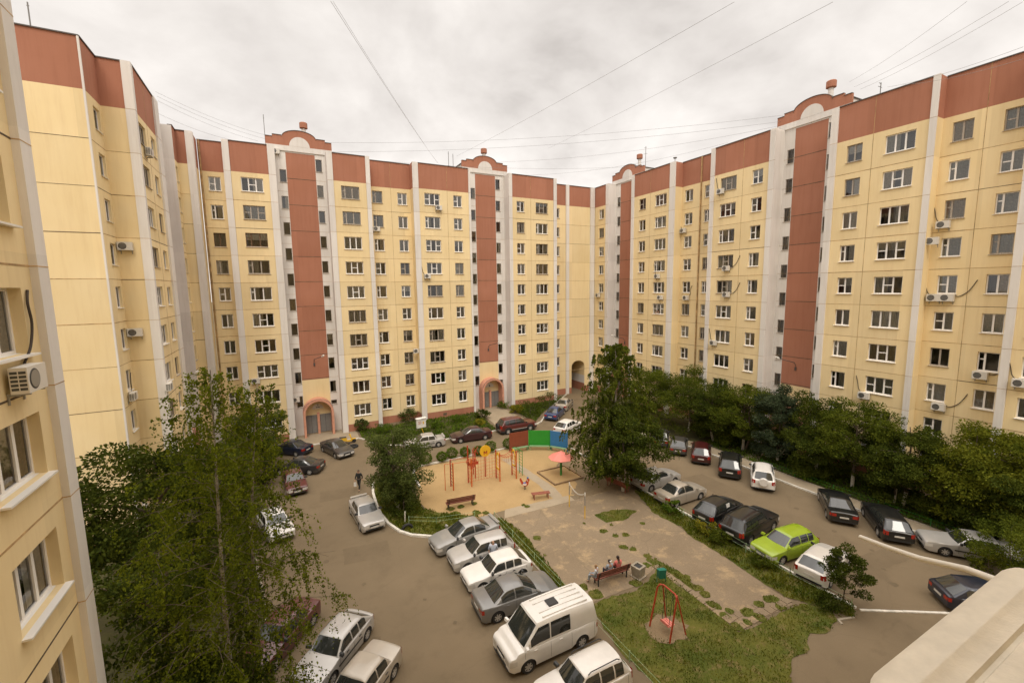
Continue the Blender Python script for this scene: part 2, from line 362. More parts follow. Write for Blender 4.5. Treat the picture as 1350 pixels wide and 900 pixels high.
def stair(root, mb, fr, s0, s1, rr, flip=False, drec=1.4, canopy=True, lamp=True, sign='long'):
    """recessed white stair bay with terracotta panel, pediment, entrance. s0<s1; flip: s runs right to left as seen"""
    c = (s0+s1)/2; bw = 1.46; wl = .66
    vl = -1 if not flip else 1
    cl, cr = c+vl*(bw+.04+wl/2), c-vl*(bw+.04+wl/2)
    hl = [(28.55-2.8*i, 1.34) for i in range(10)]; hr = [(29.98-2.8*i, 1.34) for i in range(10)]+[(3.30, .5)]
    holes = [(cl-wl/2, cl+wl/2, z, z+h) for z, h in hl]+[(cr-wl/2, cr+wl/2, z, z+h) for z, h in hr]
    col = lambda z: 2
    ztop = 32.4
    wall_strip(mb, fr, s0, c-bw, drec, [h for h in holes if h[1] < c], col, z1=ztop); wall_strip(mb, fr, c+bw, s1, drec, [h for h in holes if h[0] > c], col, z1=ztop)
    mb.quad(fr.P(c-bw, drec, 6.5), fr.P(c+bw, drec, 6.5), fr.P(c+bw, drec, 31.72), fr.P(c-bw, drec, 31.72), 1)
    mb.quad(fr.P(c-bw, drec, 0), fr.P(c+bw, drec, 0), fr.P(c+bw, drec, 6.5), fr.P(c-bw, drec, 6.5), 0)
    mb.quad(fr.P(c-bw, drec, 31.72), fr.P(c+bw, drec, 31.72), fr.P(c+bw, drec, ztop), fr.P(c-bw, drec, ztop), 2)
    for i in range(9):
        z = 29.-2.8*i; fr.box(mb, c-bw, c+bw, drec-.006, drec+.01, z-.03, z+.03, 4)
        fr.box(mb, s0, c-bw, drec-.005, drec+.01, z-1.42, z-1.40, 3); fr.box(mb, c+bw, s1, drec-.005, drec+.01, z-.02, z, 3)
    side(mb, fr, s0, 0, drec, WHITE); side(mb, fr, s1, 0, drec, WHITE)
    for z, h in hl: stair_window(root, fr.P(cl, drec, z), fr.rz, wl, h, rr)
    for z, h in hr: stair_window(root, fr.P(cr, drec, z), fr.rz, wl, h, rr)
    # pediment: stepped terracotta gable with a half-round top round a white half disc
    pd = MB(); d0, d1 = drec-.1, drec+.15
    def prof(t):
        a = abs(t)
        if a < 1.72: return 33.25+math.sqrt(max(0, 1.72**2-a*a))*.48
        if a < 2.62: return 33.42
        return 33.2
    N = 66; W = 3.28; ts = sorted({-W+2*W*i/N for i in range(N+1)} | {-2.62, 2.62, -1.72, 1.72, -2.621, 2.621})
    for a, b in zip(ts[:-1], ts[1:]):
        za, zb = prof((a*.999+b*.001)), prof((b*.999+a*.001))
        pd.hexa([fr.P(c+a, d0, 32.4), fr.P(c+b, d0, 32.4), fr.P(c+b, d1, 32.4), fr.P(c+a, d1, 32.4), fr.P(c+a, d0, za), fr.P(c+b, d0, zb), fr.P(c+b, d1, zb), fr.P(c+a, d1, za)], 0)
        pd.hexa([fr.P(c+a, d0-.05, za), fr.P(c+b, d0-.05, zb), fr.P(c+b, d1+.02, zb), fr.P(c+a, d1+.02, za), fr.P(c+a, d0-.05, za+.05), fr.P(c+b, d0-.05, zb+.05), fr.P(c+b, d1+.02, zb+.05), fr.P(c+a, d1+.02, za+.05)], 2)
    fr.box(pd, c-W, c+W, d0-.02, d1, 31.86, 32.4, 1)
    pts = [(c+1.02*math.cos(PI*i/24), 32.4+1.02*math.sin(PI*i/24)) for i in range(25)]
    pd.add([fr.P(s, d0-.03, z) for s, z in pts]+[fr.P(s, d0+.02, z) for s, z in pts], [tuple(range(25))]+[(i, i+1, 26+i, 25+i) for i in range(24)], 1)
    pd.build('pediment', ['brown', 'white', 'coping'], root, True)
    mr = MB(); fr.box(mr, c-2.9, c+2.9, drec+.16, drec+6.2, 31.5, 33.1, 0); fr.box(mr, c-3, c+3, drec+.17, drec+6.35, 33.1, 33.18, 1); mr.build('machine_room', ['white', 'coping'], root, True)
    vt = MB(); p = fr.P(c+.62*(1 if not flip else -1), 3.0, 0)
    vt.lathe([(.23, 32.8), (.23, 34.95)], (p[0], p[1], 0), 14, 1); vt.lathe([(.30, 34.9), (.42, 34.96), (.42, 35.5), (.36, 35.56)], (p[0], p[1], 0), 16, 0)
    vt.build('vent_stack', ['brown', 'white'], root, True)
    if canopy:
        ca = MB(); w = 1.62; dep = (drec-1.35, drec+.0); zsp = 2.75; t = .24
        n = 20
        pts_o = [(c+w*math.cos(PI*i/n), zsp+w*math.sin(PI*i/n)) for i in range(n+1)]; pts_i = [(c+(w-t)*math.cos(PI*i/n), zsp+(w-t)*math.sin(PI*i/n)) for i in range(n+1)]
        for i in range(n):
            for (da, db, oo, ii) in ((dep[0], dep[1], pts_o, pts_i),):
                a, b, e, f = oo[i], oo[i+1], ii[i+1], ii[i]
                ca.hexa([fr.P(a[0], da, a[1]), fr.P(b[0], da, b[1]), fr.P(e[0], da, e[1]), fr.P(f[0], da, f[1]), fr.P(a[0], db, a[1]), fr.P(b[0], db, b[1]), fr.P(e[0], db, e[1]), fr.P(f[0], db, f[1])], 0)
        for sg in (-1, 1):
            a, b = sorted((c+sg*w, c+sg*(w-t))); fr.box(ca, a, b, dep[0], dep[1], 0, zsp, 0)
        fr.box(ca, c-.13, c+.13, drec-.3, drec-.02, 0, 2.55, 0)
        # dark rain strip over the arch
        for i in range(2, n-2):
            a, b = pts_o[i], pts_o[i+1]; k = 1.02
            q = lambda p_: (c+(p_[0]-c)*k, zsp+(p_[1]-zsp)*k)
            a2, b2 = q(a), q(b)
            ca.hexa([fr.P(a[0], dep[0]+.02, a[1]), fr.P(b[0], dep[0]+.02, b[1]), fr.P(b2[0], dep[0]+.02, b2[1]), fr.P(a2[0], dep[0]+.02, a2[1]), fr.P(a[0], dep[0]+.07, a[1]), fr.P(b[0], dep[0]+.07, b[1]), fr.P(b2[0], dep[0]+.07, b2[1]), fr.P(a2[0], dep[0]+.07, a2[1])], 1)
        ca.build('entrance_arch', ['pink', 'coping'], root, True)
        for sg in (-1, 1):
            dm = MB(); a, b = sorted((c+sg*.15, c+sg*1.36)); fr.box(dm, a, b, drec-.09, drec-.02, .12, 2.28); fr.box(dm, (a+b)/2-.012, (a+b)/2+.012, drec-.094, drec-.05, .14, 2.26, 1)
            dm.build('entrance_door', ['door', 'seam'], root, True)
        sm = MB(); pts = [(c+.62*math.cos(PI*i/16), 2.95+.62*math.sin(PI*i/16)) for i in range(17)]
        sm.add([fr.P(s, drec-.03, z) for s, z in pts]+[fr.P(s, drec-.003, z) for s, z in pts], [tuple(range(17))]+[(i, i+1, 18+i, 17+i) for i in range(16)], 0)
        if sign == 'long':
            fr.box(sm, c-.2, c-.06, drec-.04, drec-.029, 3.1, 3.2, 1); fr.box(sm, c-.03, c+.2, drec-.04, drec-.029, 3.12, 3.21, 1); fr.box(sm, c-.03, c+.04, drec-.04, drec-.029, 3.36, 3.5, 1)
        else:
            fr.box(sm, c-.12, c+.12, drec-.04, drec-.029, 3.05, 3.12, 1); fr.box(sm, c-.07, c+.02, drec-.04, drec-.029, 3.12, 3.32, 1)
        sm.build('house_number_board', ['whitepaint', 'seam'], root, True)
    if lamp:
        lm = MB(); b = Vector(fr.P(c+.05*vl, drec-.03, 8.55)); out = Vector(fr.P(0, -1, 0))-Vector(fr.P(0, 0, 0)); al = Vector(fr.P(1, 0, 0))-Vector(fr.P(0, 0, 0))
        sgn = 1 if fr.ax != 'B' else 1
        e = b+out*1.5+al*.75*sgn+Vector((0, 0, .75)); 
        lm.tube([b+Vector((0, 0, -.45)), b+Vector((0, 0, -.1))], .09, 8); lm.tube([b, b+out*.25+Vector((0, 0, .35)), e], .035, 6)
        dr = (e-(b+out*.25)).normalized(); lm.tube([e, e+dr*.16, e+dr*.42], [.05, .11, .09], 8, 1)
        L = thing('wall_lamp', None, 'wall lamp', tuple(b)); lm.build('bracket', ['coping', 'whitepaint'], L, True)
        return L

def body_shell(mb, fr, s0, s1, depth, d=1.75):
    """roof, rear and ends of a block"""
    mb.quad(fr.P(s0, d, ZT-.35), fr.P(s1, d, ZT-.35), fr.P(s1, depth, ZT-.35), fr.P(s0, depth, ZT-.35), 4)
    mb.quad(fr.P(s0, depth, 0), fr.P(s1, depth, 0), fr.P(s1, depth, ZT), fr.P(s0, depth, ZT), 0)
    for s in (s0, s1): mb.quad(fr.P(s, d, 0), fr.P(s, depth, 0), fr.P(s, depth, ZT), fr.P(s, d, ZT), 0)

A, B, C = Fr('A', 54.), Fr('B', 44.), Fr('C', -7.97)
lamps = []
# --- back wing, left block
rr = random.Random(11)
A1 = thing('apartment_block', 'ten-storey block in the far left corner, its arched entrance behind the yellow scooter', 'apartment block', (3, 54, 0), 0, 'ten-storey blocks round the courtyard')
mb = MB()
section(A1, mb, A, -6.6, -4.45, 1.0, [(-5.4, 1.06)], [], rr, {(0, 7): ('2b', 'wood')})
section(A1, mb, A, -3.85, -.46, 0, [(-2.05, 2.0)], [], rr, {(0, 7): ('3w', 'wood')})
section(A1, mb, A, 5.83, 9.34, 0, [(7.57, 1.95)], [], rr, {(0, 9): ('3b', 'oldframe'), (0, 8): ('3b', 'oldframe')})
section(A1, mb, A, 9.82, 12.31, 1.2, [(10.75, 1.2)], [], rr, {(0, 9): ('2c', 'oldframe'), (0, 8): ('2c', 'pvc')})
side(mb, A, -4.45, 0, 1.0); side(mb, A, 9.82, 0, 1.2)
for a, b, d in ((-4.45, -3.85, -.12), (-.46, .23, -.12), (5.21, 5.83, -.12), (9.34, 9.82, -.12)): pilaster(A1, A, a, b, d, .3)
lamps.append(stair(A1, mb, A, .23, 5.21, rr))
for a, b, d in ((-6.6, -4.45, 1.0), (-3.85, -.46, 0), (5.83, 9.34, 0), (9.82, 12.31, 1.2)): coping(A1, A, a, b, d)
body_shell(mb, A, -6.6, 12.31, 13)
dp = MB(); dp.tube([(-6.45, 54.9, .5), (-6.45, 54.9, ZT)], .07, 8); dp.build('downpipe', 'joint', A1, True)
mb.build('wall', WMAT, A1, True)
# --- back wing, right block
rr = random.Random(12)
A2 = thing('apartment_block', 'ten-storey block across the yard whose arched entrance lies behind the dark red off-roader', 'apartment block', (25, 54, 0), 0, 'ten-storey blocks round the courtyard')
mb = MB()
section(A2, mb, A, 12.31, 14.74, 1.2, [(13.72, 1.15)], [12.36], rr)
section(A2, mb, A, 15.45, 21.94, 0, [(17.12, 1.95), (20.44, 1.15)], [19.07], rr)
section(A2, mb, A, 28.22, 34.81, 0, [(29.53, 1.2), (32.9, 1.95)], [31.11], rr, {(1, 9): ('3a', 'oldframe')})
section(A2, mb, A, 35.33, 38.6, 2.5, [(36.95, 1.15)], [], rr)
side(mb, A, 14.74, 0, 1.2); side(mb, A, 35.33, 0, 2.5)
for a, b in ((14.74, 15.45), (21.94, 22.21), (27.69, 28.22), (34.81, 35.33)): pilaster(A2, A, a, b, -.12, .3)
lamps.append(stair(A2, mb, A, 22.21, 27.69, rr, sign='short'))
for a, b, d in ((12.31, 14.74, 1.2), (15.45, 21.94, 0), (28.22, 34.81, 0), (35.33, 38.6, 2.5)): coping(A2, A, a, b, d)
body_shell(mb, A, 12.33, 38.55, 13, 2.6)
for x in (13.2, 17.6): A.box(mb, x, x+.5, -.01, .02, .25, .6, 4)
mb.build('wall', WMAT, A2, True)
# --- corner block with the drive-through arch
rr = random.Random(13)
GB = thing('apartment_block', 'narrow yellow corner block with blank panels and the drive-through arch at its foot', 'apartment block', (41, 57, 0), 0, 'ten-storey blocks round the courtyard')
mb = MB(); g = Fr('A', 56.5)
ga, gb, gz = 39.75, 42.25, 4.2
wall_strip(mb, g, 38.6, 43.95, 0, [(ga, gb, 0, 4.2+.95)], rev=.0)
for i in range(16):   # rounded head of the passage
    a0, a1 = PI*i/16, PI*(i+1)/16; cx = (ga+gb)/2; r = (gb-ga)/2
    p0, p1 = (cx+r*math.cos(a0), gz+.93*math.sin(a0)), (cx+r*math.cos(a1), gz+.93*math.sin(a1))
    mb.quad(g.P(p0[0], 0, p0[1]), g.P(p1[0], 0, p1[1]), g.P(p1[0], 0, gz+.95), g.P(p0[0], 0, gz+.95), 0)
    mb.quad(g.P(p0[0], 0, p0[1]), g.P(p1[0], 0, p1[1]), g.P(p1[0], 12, p1[1]), g.P(p0[0], 12, p0[1]), 0)
for s in (ga, gb):
    for z0, z1, m in ((0, 1.3, 1), (1.3, 2.6, 2), (2.6, gz, 0)): mb.quad(g.P(s, 0, z0), g.P(s, 12, z0), g.P(s, 12, z1), g.P(s, 0, z1), m)
g.box(mb, ga-.2, gb+.2, 12, 12.2, 0, 6, 0)
for z0, z1, m in ((0, 1.3, 1), (1.3, 2.6, 2)): mb.quad(g.P(ga, 11.98, z0), g.P(gb, 11.98, z0), g.P(gb, 11.98, z1), g.P(ga, 11.98, z1), m)
joints(mb, g, 38.6, 43.95, 0, rr)
pilaster(GB, g, 38.6, 39.15, -.2, .3); pilaster(GB, g, 43.15, 43.95, -.2, .3)
section(GB, mb, B, 53.65, 56.5, .02, [(54.75, 1.15)], [], rr)
pilaster(GB, B, 53.05, 53.65, -.12, 1.35)
coping(GB, g, 38.6, 43.95, 0); coping(GB, B, 53.65, 56.3, .02)
mb.quad((38.6, 56.7, ZT-.3), (57, 56.7, ZT-.3), (57, 68, ZT-.3), (38.6, 68, ZT-.3), 4); mb.quad((44.2, 53.2, ZT-.3), (57, 53.2, ZT-.3), (57, 56.8, ZT-.3), (44.2, 56.8, ZT-.3), 4)
mb.quad((57, 53, 0), (57, 68, 0), (57, 68, ZT), (57, 53, ZT), 0)
mb.build('wall', WMAT, GB, True)
# --- right wing
rr = random.Random(14)
B3 = thing('apartment_block', 'ten-storey block beside the drive-through corner, its entrance hidden by the middle birch', 'apartment block', (44, 45, 0), 0, 'ten-storey blocks round the courtyard')
mb = MB()
lamps.append(stair(B3, mb, B, 48.17, 53.05, rr, flip=True))
section(B3, mb, B, 41.33, 47.64, 0, [(46.07, 1.2), (42.83, 1.95)], [44.65], rr)
section(B3, mb, B, 37.75, 40.45, 1.2, [(39.4, 1.2)], [], rr)
side(mb, B, 40.45, 0, 1.2)
pilaster(B3, B, 47.64, 48.17, -.12, .3); pilaster(B3, B, 40.45, 41.33, -.12, .3)
for a, b, d in ((41.33, 47.64, 0), (37.75, 40.45, 1.2)): coping(B3, B, a, b, d)
body_shell(mb, B, 37.77, 53.0, 13)
mb.build('wall', WMAT, B3, True)
rr = random.Random(15)
B4 = thing('apartment_block', 'ten-storey block with the wide terracotta stair panel above the dark bluish tree', 'apartment block', (44, 25, 0), 0, 'ten-storey blocks round the courtyard')
mb = MB()
section(B4, mb, B, 35.37, 37.75, 1.2, [(36.55, 1.15)], [37.55], rr)
section(B4, mb, B, 28.57, 34.85, 0, [(33.1, 1.95), (29.77, 1.15)], [31.4], rr)
section(B4, mb, B, 16.25, 22.5, 0, [(21.13, 1.15), (18.0, 1.95)], [19.83], rr, {(1, 9): ('3c', 'pvc'), (1, 8): ('3a', 'pvc')})
section(B4, mb, B, 13.55, 15.83, 1.0, [(14.68, 1.15)], [], rr)
side(mb, B, 35.37, 0, 1.2); side(mb, B, 15.83, 0, 1.0)
for a, b in ((34.85, 35.37), (28.01, 28.57), (22.5, 23.07), (15.83, 16.25)): pilaster(B4, B, a, b, -.12, .3)
lamps.append(stair(B4, mb, B, 23.07, 28.01, rr, flip=True))
for a, b, d in ((35.37, 37.75, 1.2), (28.57, 34.85, 0), (16.25, 22.5, 0), (13.55, 15.83, 1.0)): coping(B4, B, a, b, d)
dp = MB(); dp.tube([(45.1, 37.6, .5), (45.1, 37.6, ZT)], .07, 8); dp.build('downpipe', 'joint', B4, True)
body_shell(mb, B, 13.57, 37.73, 13)
mb.build('wall', WMAT, B4, True)
rr = random.Random(16)
B5 = thing('apartment_block', 'yellow block above the light green feathery trees, cut off by the frame', 'apartment block', (44, 8, 0), 0, 'ten-storey blocks round the courtyard')
mb = MB()
section(B5, mb, B, 11.12, 13.55, 1.0, [(12.0, 1.15)], [13.5], rr)
section(B5, mb, B, 4.2, 10.66, 0, [(9.15, 1.95), (5.6, 1.15)], [7.4], rr)
side(mb, B, 11.12, 0, 1.0); pilaster(B5, B, 10.66, 11.12, -.12, .3)
coping(B5, B, 11.12, 13.55, 1.0); coping(B5, B, 4.2, 10.66, 0)
body_shell(mb, B, 4.2, 13.53, 13)
side(mb, B, 4.2, 0, 2)
mb.build('wall', WMAT, B5, True)
# --- left wing
rr = random.Random(17)
CB = thing('apartment_block', 'yellow block with the wide blank gable wall and narrow windows beside it', 'apartment block', (-9, 42, 0), 0, 'ten-storey blocks round the courtyard')
mb = MB(); n = Fr('A', 36.4); n2 = Fr('A', 39.0); cf = Fr('C', -9.7); n3 = Fr('A', 52.65)
wall_strip(mb, n, -19., -9.7, 0, []); joints(mb, n, -19., -9.7, 0, rr)
section(CB, mb, cf, 36.4, 39.0, 0, [(38.1, 1.1)], [], rr)
wall_strip(mb, n2, -9.7, -8.42, 0, []); joints(mb, n2, -9.7, -8.42, 0, rr)
pl = MB(); pl.box(-8.42, -7.9, 38.9, 39.35, 0, ZT+.06)
for k in range(1, 11): pl.box(-8.43, -7.896, 38.896, 39.3, ZF+STO*k-.012, ZF+STO*k+.012, 1)
pl.build('pilaster', ['white', 'joint'], CB, True)
edge = MB(); edge.box(-9.76, -9.66, 36.34, 36.44, 0, ZT+.03); edge.build('corner_strip', 'white', CB, True)
section(CB, mb, C, 39.3, 44.6, 0, [(40.5, 1.75), (43.45, 1.2)], [42.0], rr)
pilaster(CB, C, 44.6, 45.9, -.12, .3)
lamps.append(stair(CB, mb, C, 45.9, 51.3, rr))
section(CB, mb, C, 51.3, 52.65, 0, [(51.95, .9)], [], rr)
wall_strip(mb, n3, -7.97, -7.2, 0, []); joints(mb, n3, -7.97, -7.2, 0, rr)
pl = MB(); pl.box(-7.2, -6.6, 52.55, 53.2, 0, ZT+.06); pl.build('pilaster', 'white', CB, True)
mb.quad((-6.65, 53.2, 0), (-6.65, 55.0, 0), (-6.65, 55.0, ZB), (-6.65, 53.2, ZB), 0); mb.quad((-6.65, 53.2, ZB), (-6.65, 55.0, ZB), (-6.65, 55.0, ZT), (-6.65, 53.2, ZT), 1)
for f_, a, b, d in ((n, -19, -9.66, 0), (cf, 36.4, 39.0, 0), (n2, -9.7, -8.42, 0), (C, 39.3, 44.6, 0), (C, 51.3, 52.65, 0), (n3, -7.97, -7.2, 0)): coping(CB, f_, a, b, d)
mb.quad((-19, 36.6, ZT-.3), (-9.9, 36.6, ZT-.3), (-9.9, 66, ZT-.3), (-19, 66, ZT-.3), 4); mb.quad((-9.9, 39.3, ZT-.3), (-9.6, 39.3, ZT-.3), (-9.6, 66, ZT-.3), (-9.9, 66, ZT-.3), 4)
mb.quad((-19, 36.4, 0), (-19, 66, 0), (-19, 66, ZT), (-19, 36.4, ZT), 0)
mb.build('wall', WMAT, CB, True)
# --- near left wing
rr = random.Random(18)
NB = thing('apartment_block', 'nearest yellow wall at the left edge with deep-set three-sash windows and one big air conditioner', 'apartment block', (-5.15, 8, 0), 0, 'ten-storey blocks round the courtyard')
mb = MB(); nf = Fr('C', -5.15); Z0 = .62
hs = []
for c in (12.74, 8.2):
    for k in range(11): hs.append((c-.96, c+.96, Z0+2.8*k+.85, Z0+2.8*k+2.3))
wall_strip(mb, nf, -.6, 14.2, 0, hs, lambda z: 0, rev=.26)
for k in range(1, 11):
    z = Z0+2.8*k; nf.box(mb, -.6, 14.2, -.006, .01, z-.022, z+.022, 4 if k % 2 else 3)
vjoint(mb, nf, 10.6, 0, rr)
for c in (12.74, 8.2):
    for k in range(11):
        add_window(NB, nf.P(c, .09, Z0+2.8*k+.85), nf.rz, 1.92, '3c', 'pvc', 1.45, rr)
        sl = MB(); nf.box(sl, c-1.02, c+1.02, -.16, .2, Z0+2.8*k+.80, Z0+2.8*k+.845); sl.build('outer_sill', 'sillmat', NB, True)
pl = MB(); pl.box(-5.5, -5.0, 14.2, 14.72, 0, ZT+.06)
for k in range(1, 11): pl.box(-5.5, -4.996, 14.196, 14.724, Z0+STO*k-.012, Z0+STO*k+.012, 1)
pl.build('pilaster', ['white', 'joint'], NB, True)
mb.quad((-5.4, 14.7, 0), (-16, 14.7, 0), (-16, 14.7, ZT), (-5.4, 14.7, ZT), 0)
coping(NB, nf, -.6, 14.2, 0)
mb.build('wall', WMAT, NB, True)
# own building behind the viewer (its courtyard wall)
OB = thing('apartment_block', 'yellow block the photo is taken from, directly behind the white ledge', 'apartment block', (10, -1, 0), 0, 'ten-storey blocks round the courtyard')
mb = MB(); mb.quad((-5.15, -.6, 0), (26, -.6, 0), (26, -.6, ZT), (-5.15, -.6, ZT), 0); mb.quad((26, -.6, 0), (26, -12, 0), (26, -12, ZT), (26, -.6, ZT), 0)
for k in range(1, 11): mb.box(-5.15, 26, -.61, -.59, ZF+2.8*k-.02, ZF+2.8*k+.02, 3)
mb.build('wall', WMAT, OB, True)

for L, lab in zip(lamps, ['arm lamp on the terracotta stair panel above the arched entrance by the yellow scooter', 'arm lamp on the terracotta stair panel above the middle pink entrance arch', 'arm lamp on the stair panel just behind the tip of the tall birch', 'arm lamp on the big terracotta panel of the right wing above the dark bluish tree', 'arm lamp on the white stair bay of the left wing, above the near birch']):
    if L: L['label'] = lab; L['group'] = 'entrance lamps'

# ------------------------------------------------------------------ air conditioners
GRP_AC = 'air conditioners on the facades'
_acm = None
def air_con(pos, rz, label, hose=None, sc=1.):
    """pos: centre of the casing back on the wall; local -y points out of the wall"""
    global _acm
    if _acm is None:
        c = MB(); c.box(-.40, .40, -.38, -.10, -.27, .27)
        gmb = MB(); gmb.lathe([(.0, -.388), (.205, -.388), (.215, -.382), (.225, -.378)], (-.12, 0, 0), 20, 0, 'y')
        for i in range(3): gmb.lathe([(.06+.055*i, -.392), (.075+.055*i, -.392)], (-.12, 0, 0), 20, 1, 'y')
        for i in range(5):
            for j in range(2): gmb.box(-.404, -.399, -.36+.13*j, -.25+.13*j, -.2+.085*i, -.145+.085*i, 0)
        br = []
        for x in (-.3, .3): b = MB(); b.box(x-.02, x+.02, -.36, 0, -.31, -.27); b.box(x-.02, x+.02, -.03, 0, -.5, -.312); b.box(x-.008, x+.008, -.2, 0, -.33, -.30); br.append(b.mesh('bracket', ['steel']))
        _acm = (c.mesh('casing', ['ac']), gmb.mesh('fan_grille', ['acdark', 'steel']), br[0], br[1])
    t = thing('air_conditioner', label, 'air conditioner', pos, rz, GRP_AC); t.scale = (sc, sc, sc)
    for nme, me in zip(('casing', 'fan_grille', 'bracket', 'bracket'), _acm): link(nme, me, t)
    if hose:
        hp = [Vector((.3*hose[0], -.08, .2))]+[Vector(p) for p in hose[1]]; cr = []
        for i in range(len(hp)-1):
            p0, p1, p2, p3 = hp[max(0, i-1)], hp[i], hp[i+1], hp[min(len(hp)-1, i+2)]
            for k in range(5): u_ = k/5; cr.append(.5*((2*p1)+(p2-p0)*u_+(2*p0-5*p1+4*p2-p3)*u_*u_+(3*p1-p0-3*p2+p3)*u_**3))
        h = MB(); h.tube(cr+[hp[-1]], .026, 8); h.build('hose', 'hose', t)
    return t
def ac_on(fr, u, v, d, label, hose=None):
    p = onY(u, v, fr.base+d-.24) if fr.ax == 'A' else onX(u, v, fr.base+d-.24) if fr.ax == 'B' else onX(u, v, fr.base-d+.24)
    q = (p[0], fr.base+d, p[2]) if fr.ax == 'A' else (fr.base+d, p[1], p[2]) if fr.ax == 'B' else (fr.base-d, p[1], p[2])
    return air_con(q, fr.rz, label, hose)
HU = (1, [(.55, -.05, .5), (.5, -.05, 1.0), (.75, -.05, 1.5)]); HR = (1, [(.6, -.05, .1), (1.1, -.05, .5), (1.5, -.05, 1.3)]); HL = (-1, [(-.5, -.05, .5), (-.6, -.05, 1.0), (-.75, -.05, 1.6)])
ac_on(C, 197, 201, 0, 'air conditioner highest on the left wing, under the top narrow window')
ac_on(n2, 165, 324.5, 0, 'upper of the two air conditioners in the shaded corner beside the blank gable')
ac_on(n2, 178, 438, 0, 'lower air conditioner in the shaded corner beside the blank gable')
ac_on(cf, 176, 521.6, 0, 'air conditioner with a hanging hose under the narrow window next to the blank gable', HU)
ac_on(C, 223.5, 509, 0, 'air conditioner low on the left wing between its white pilaster and the birch top')
ac_on(A, 363, 199, 1.4, 'small air conditioner at the very top of the left white stair bay')
ac_on(A, 337, 502, 0, 'air conditioner just behind the birch tip on the far left block')
ac_on(A, 390, 526.7, 1.4, 'white air conditioner beside the arched entrance nearest the scooter')
ac_on(A, 496.4, 301.6, 1.2, 'air conditioner under a two-sash window in the recessed bay right of the left stair tower')
ac_on(A, 578.4, 274, 0, 'air conditioner under the top floor three-sash window of the middle block')
ac_on(A, 563.6, 364, 0, 'air conditioner with a slanting black hose on the middle block', HL)
ac_on(A, 549, 462.4, .6, 'pale air conditioner half hidden in the recess left of the middle block bay')
ac_on(B, 788, 389, .02, 'air conditioner in the inner corner next to the blank corner block', HU)
ac_on(B, 866, 364, 0, 'upper of two stacked air conditioners on the right wing just past the birch top', HL)
ac_on(B, 870, 392, 0, 'lower of two stacked air conditioners on the right wing just past the birch top')
ac_on(B, 900.4, 304, 1.2, 'air conditioner with a slanting hose in the high part of the recessed bay', HL)
ac_on(B, 904, 392.4, 1.2, 'air conditioner at mid height in the recessed bay of the right wing', HU)
ac_on(B, 949.6, 252.4, 0, 'air conditioner hung under the top three-sash window beside the long white pilaster', HL)
ac_on(B, 957, 353.6, 0, 'air conditioner with a hose slanting up to the right, the upper of two alike', HR)
ac_on(B, 957, 388, 0, 'air conditioner with a hose slanting up to the right, the lower of two alike', HR)
ac_on(B, 940, 451.6, 0, 'air conditioner low beside the long white pilaster, above the tree row', HL)
ac_on(B, 1138.6, 521, 0, 'air conditioner right above the tree crowns left of the white pilaster', HL)
ac_on(B, 1243.4, 296, 1.0, 'air conditioner highest in the nearest recessed bay of the right wing', HL)
ac_on(Fr('B', 44.), 1228.5, 317.7, .55, 'air conditioner turned sideways on the return of the recessed bay')
ac_on(B, 1230.6, 392.3, 1.0, 'left one of the pair of air conditioners mounted side by side', HL)
ac_on(B, 1248.5, 392.3, 1.0, 'right one of the pair of air conditioners mounted side by side', HR)
ac_on(B, 1237, 536, 1.0, 'lowest air conditioner in the recessed bay with a thick slanting hose', HR)
ac_on(B, 1292, 494.6, 1.0, 'air conditioner between the window and the nearest white pilaster', HR)
ac_on(B, 1345.6, 505, 0, 'air conditioner cut by the right edge of the photo', HL)
air_con((-5.15, 12.85, 15.02), PI/2, 'big air conditioner on the nearest wall, black hose rising beside the pilaster', (1, [(.45, -.05, .3), (.75, -.06, .6), (.95, -.06, 1.1), (.92, -.05, 1.55), (1.05, -.03, 1.85)]))

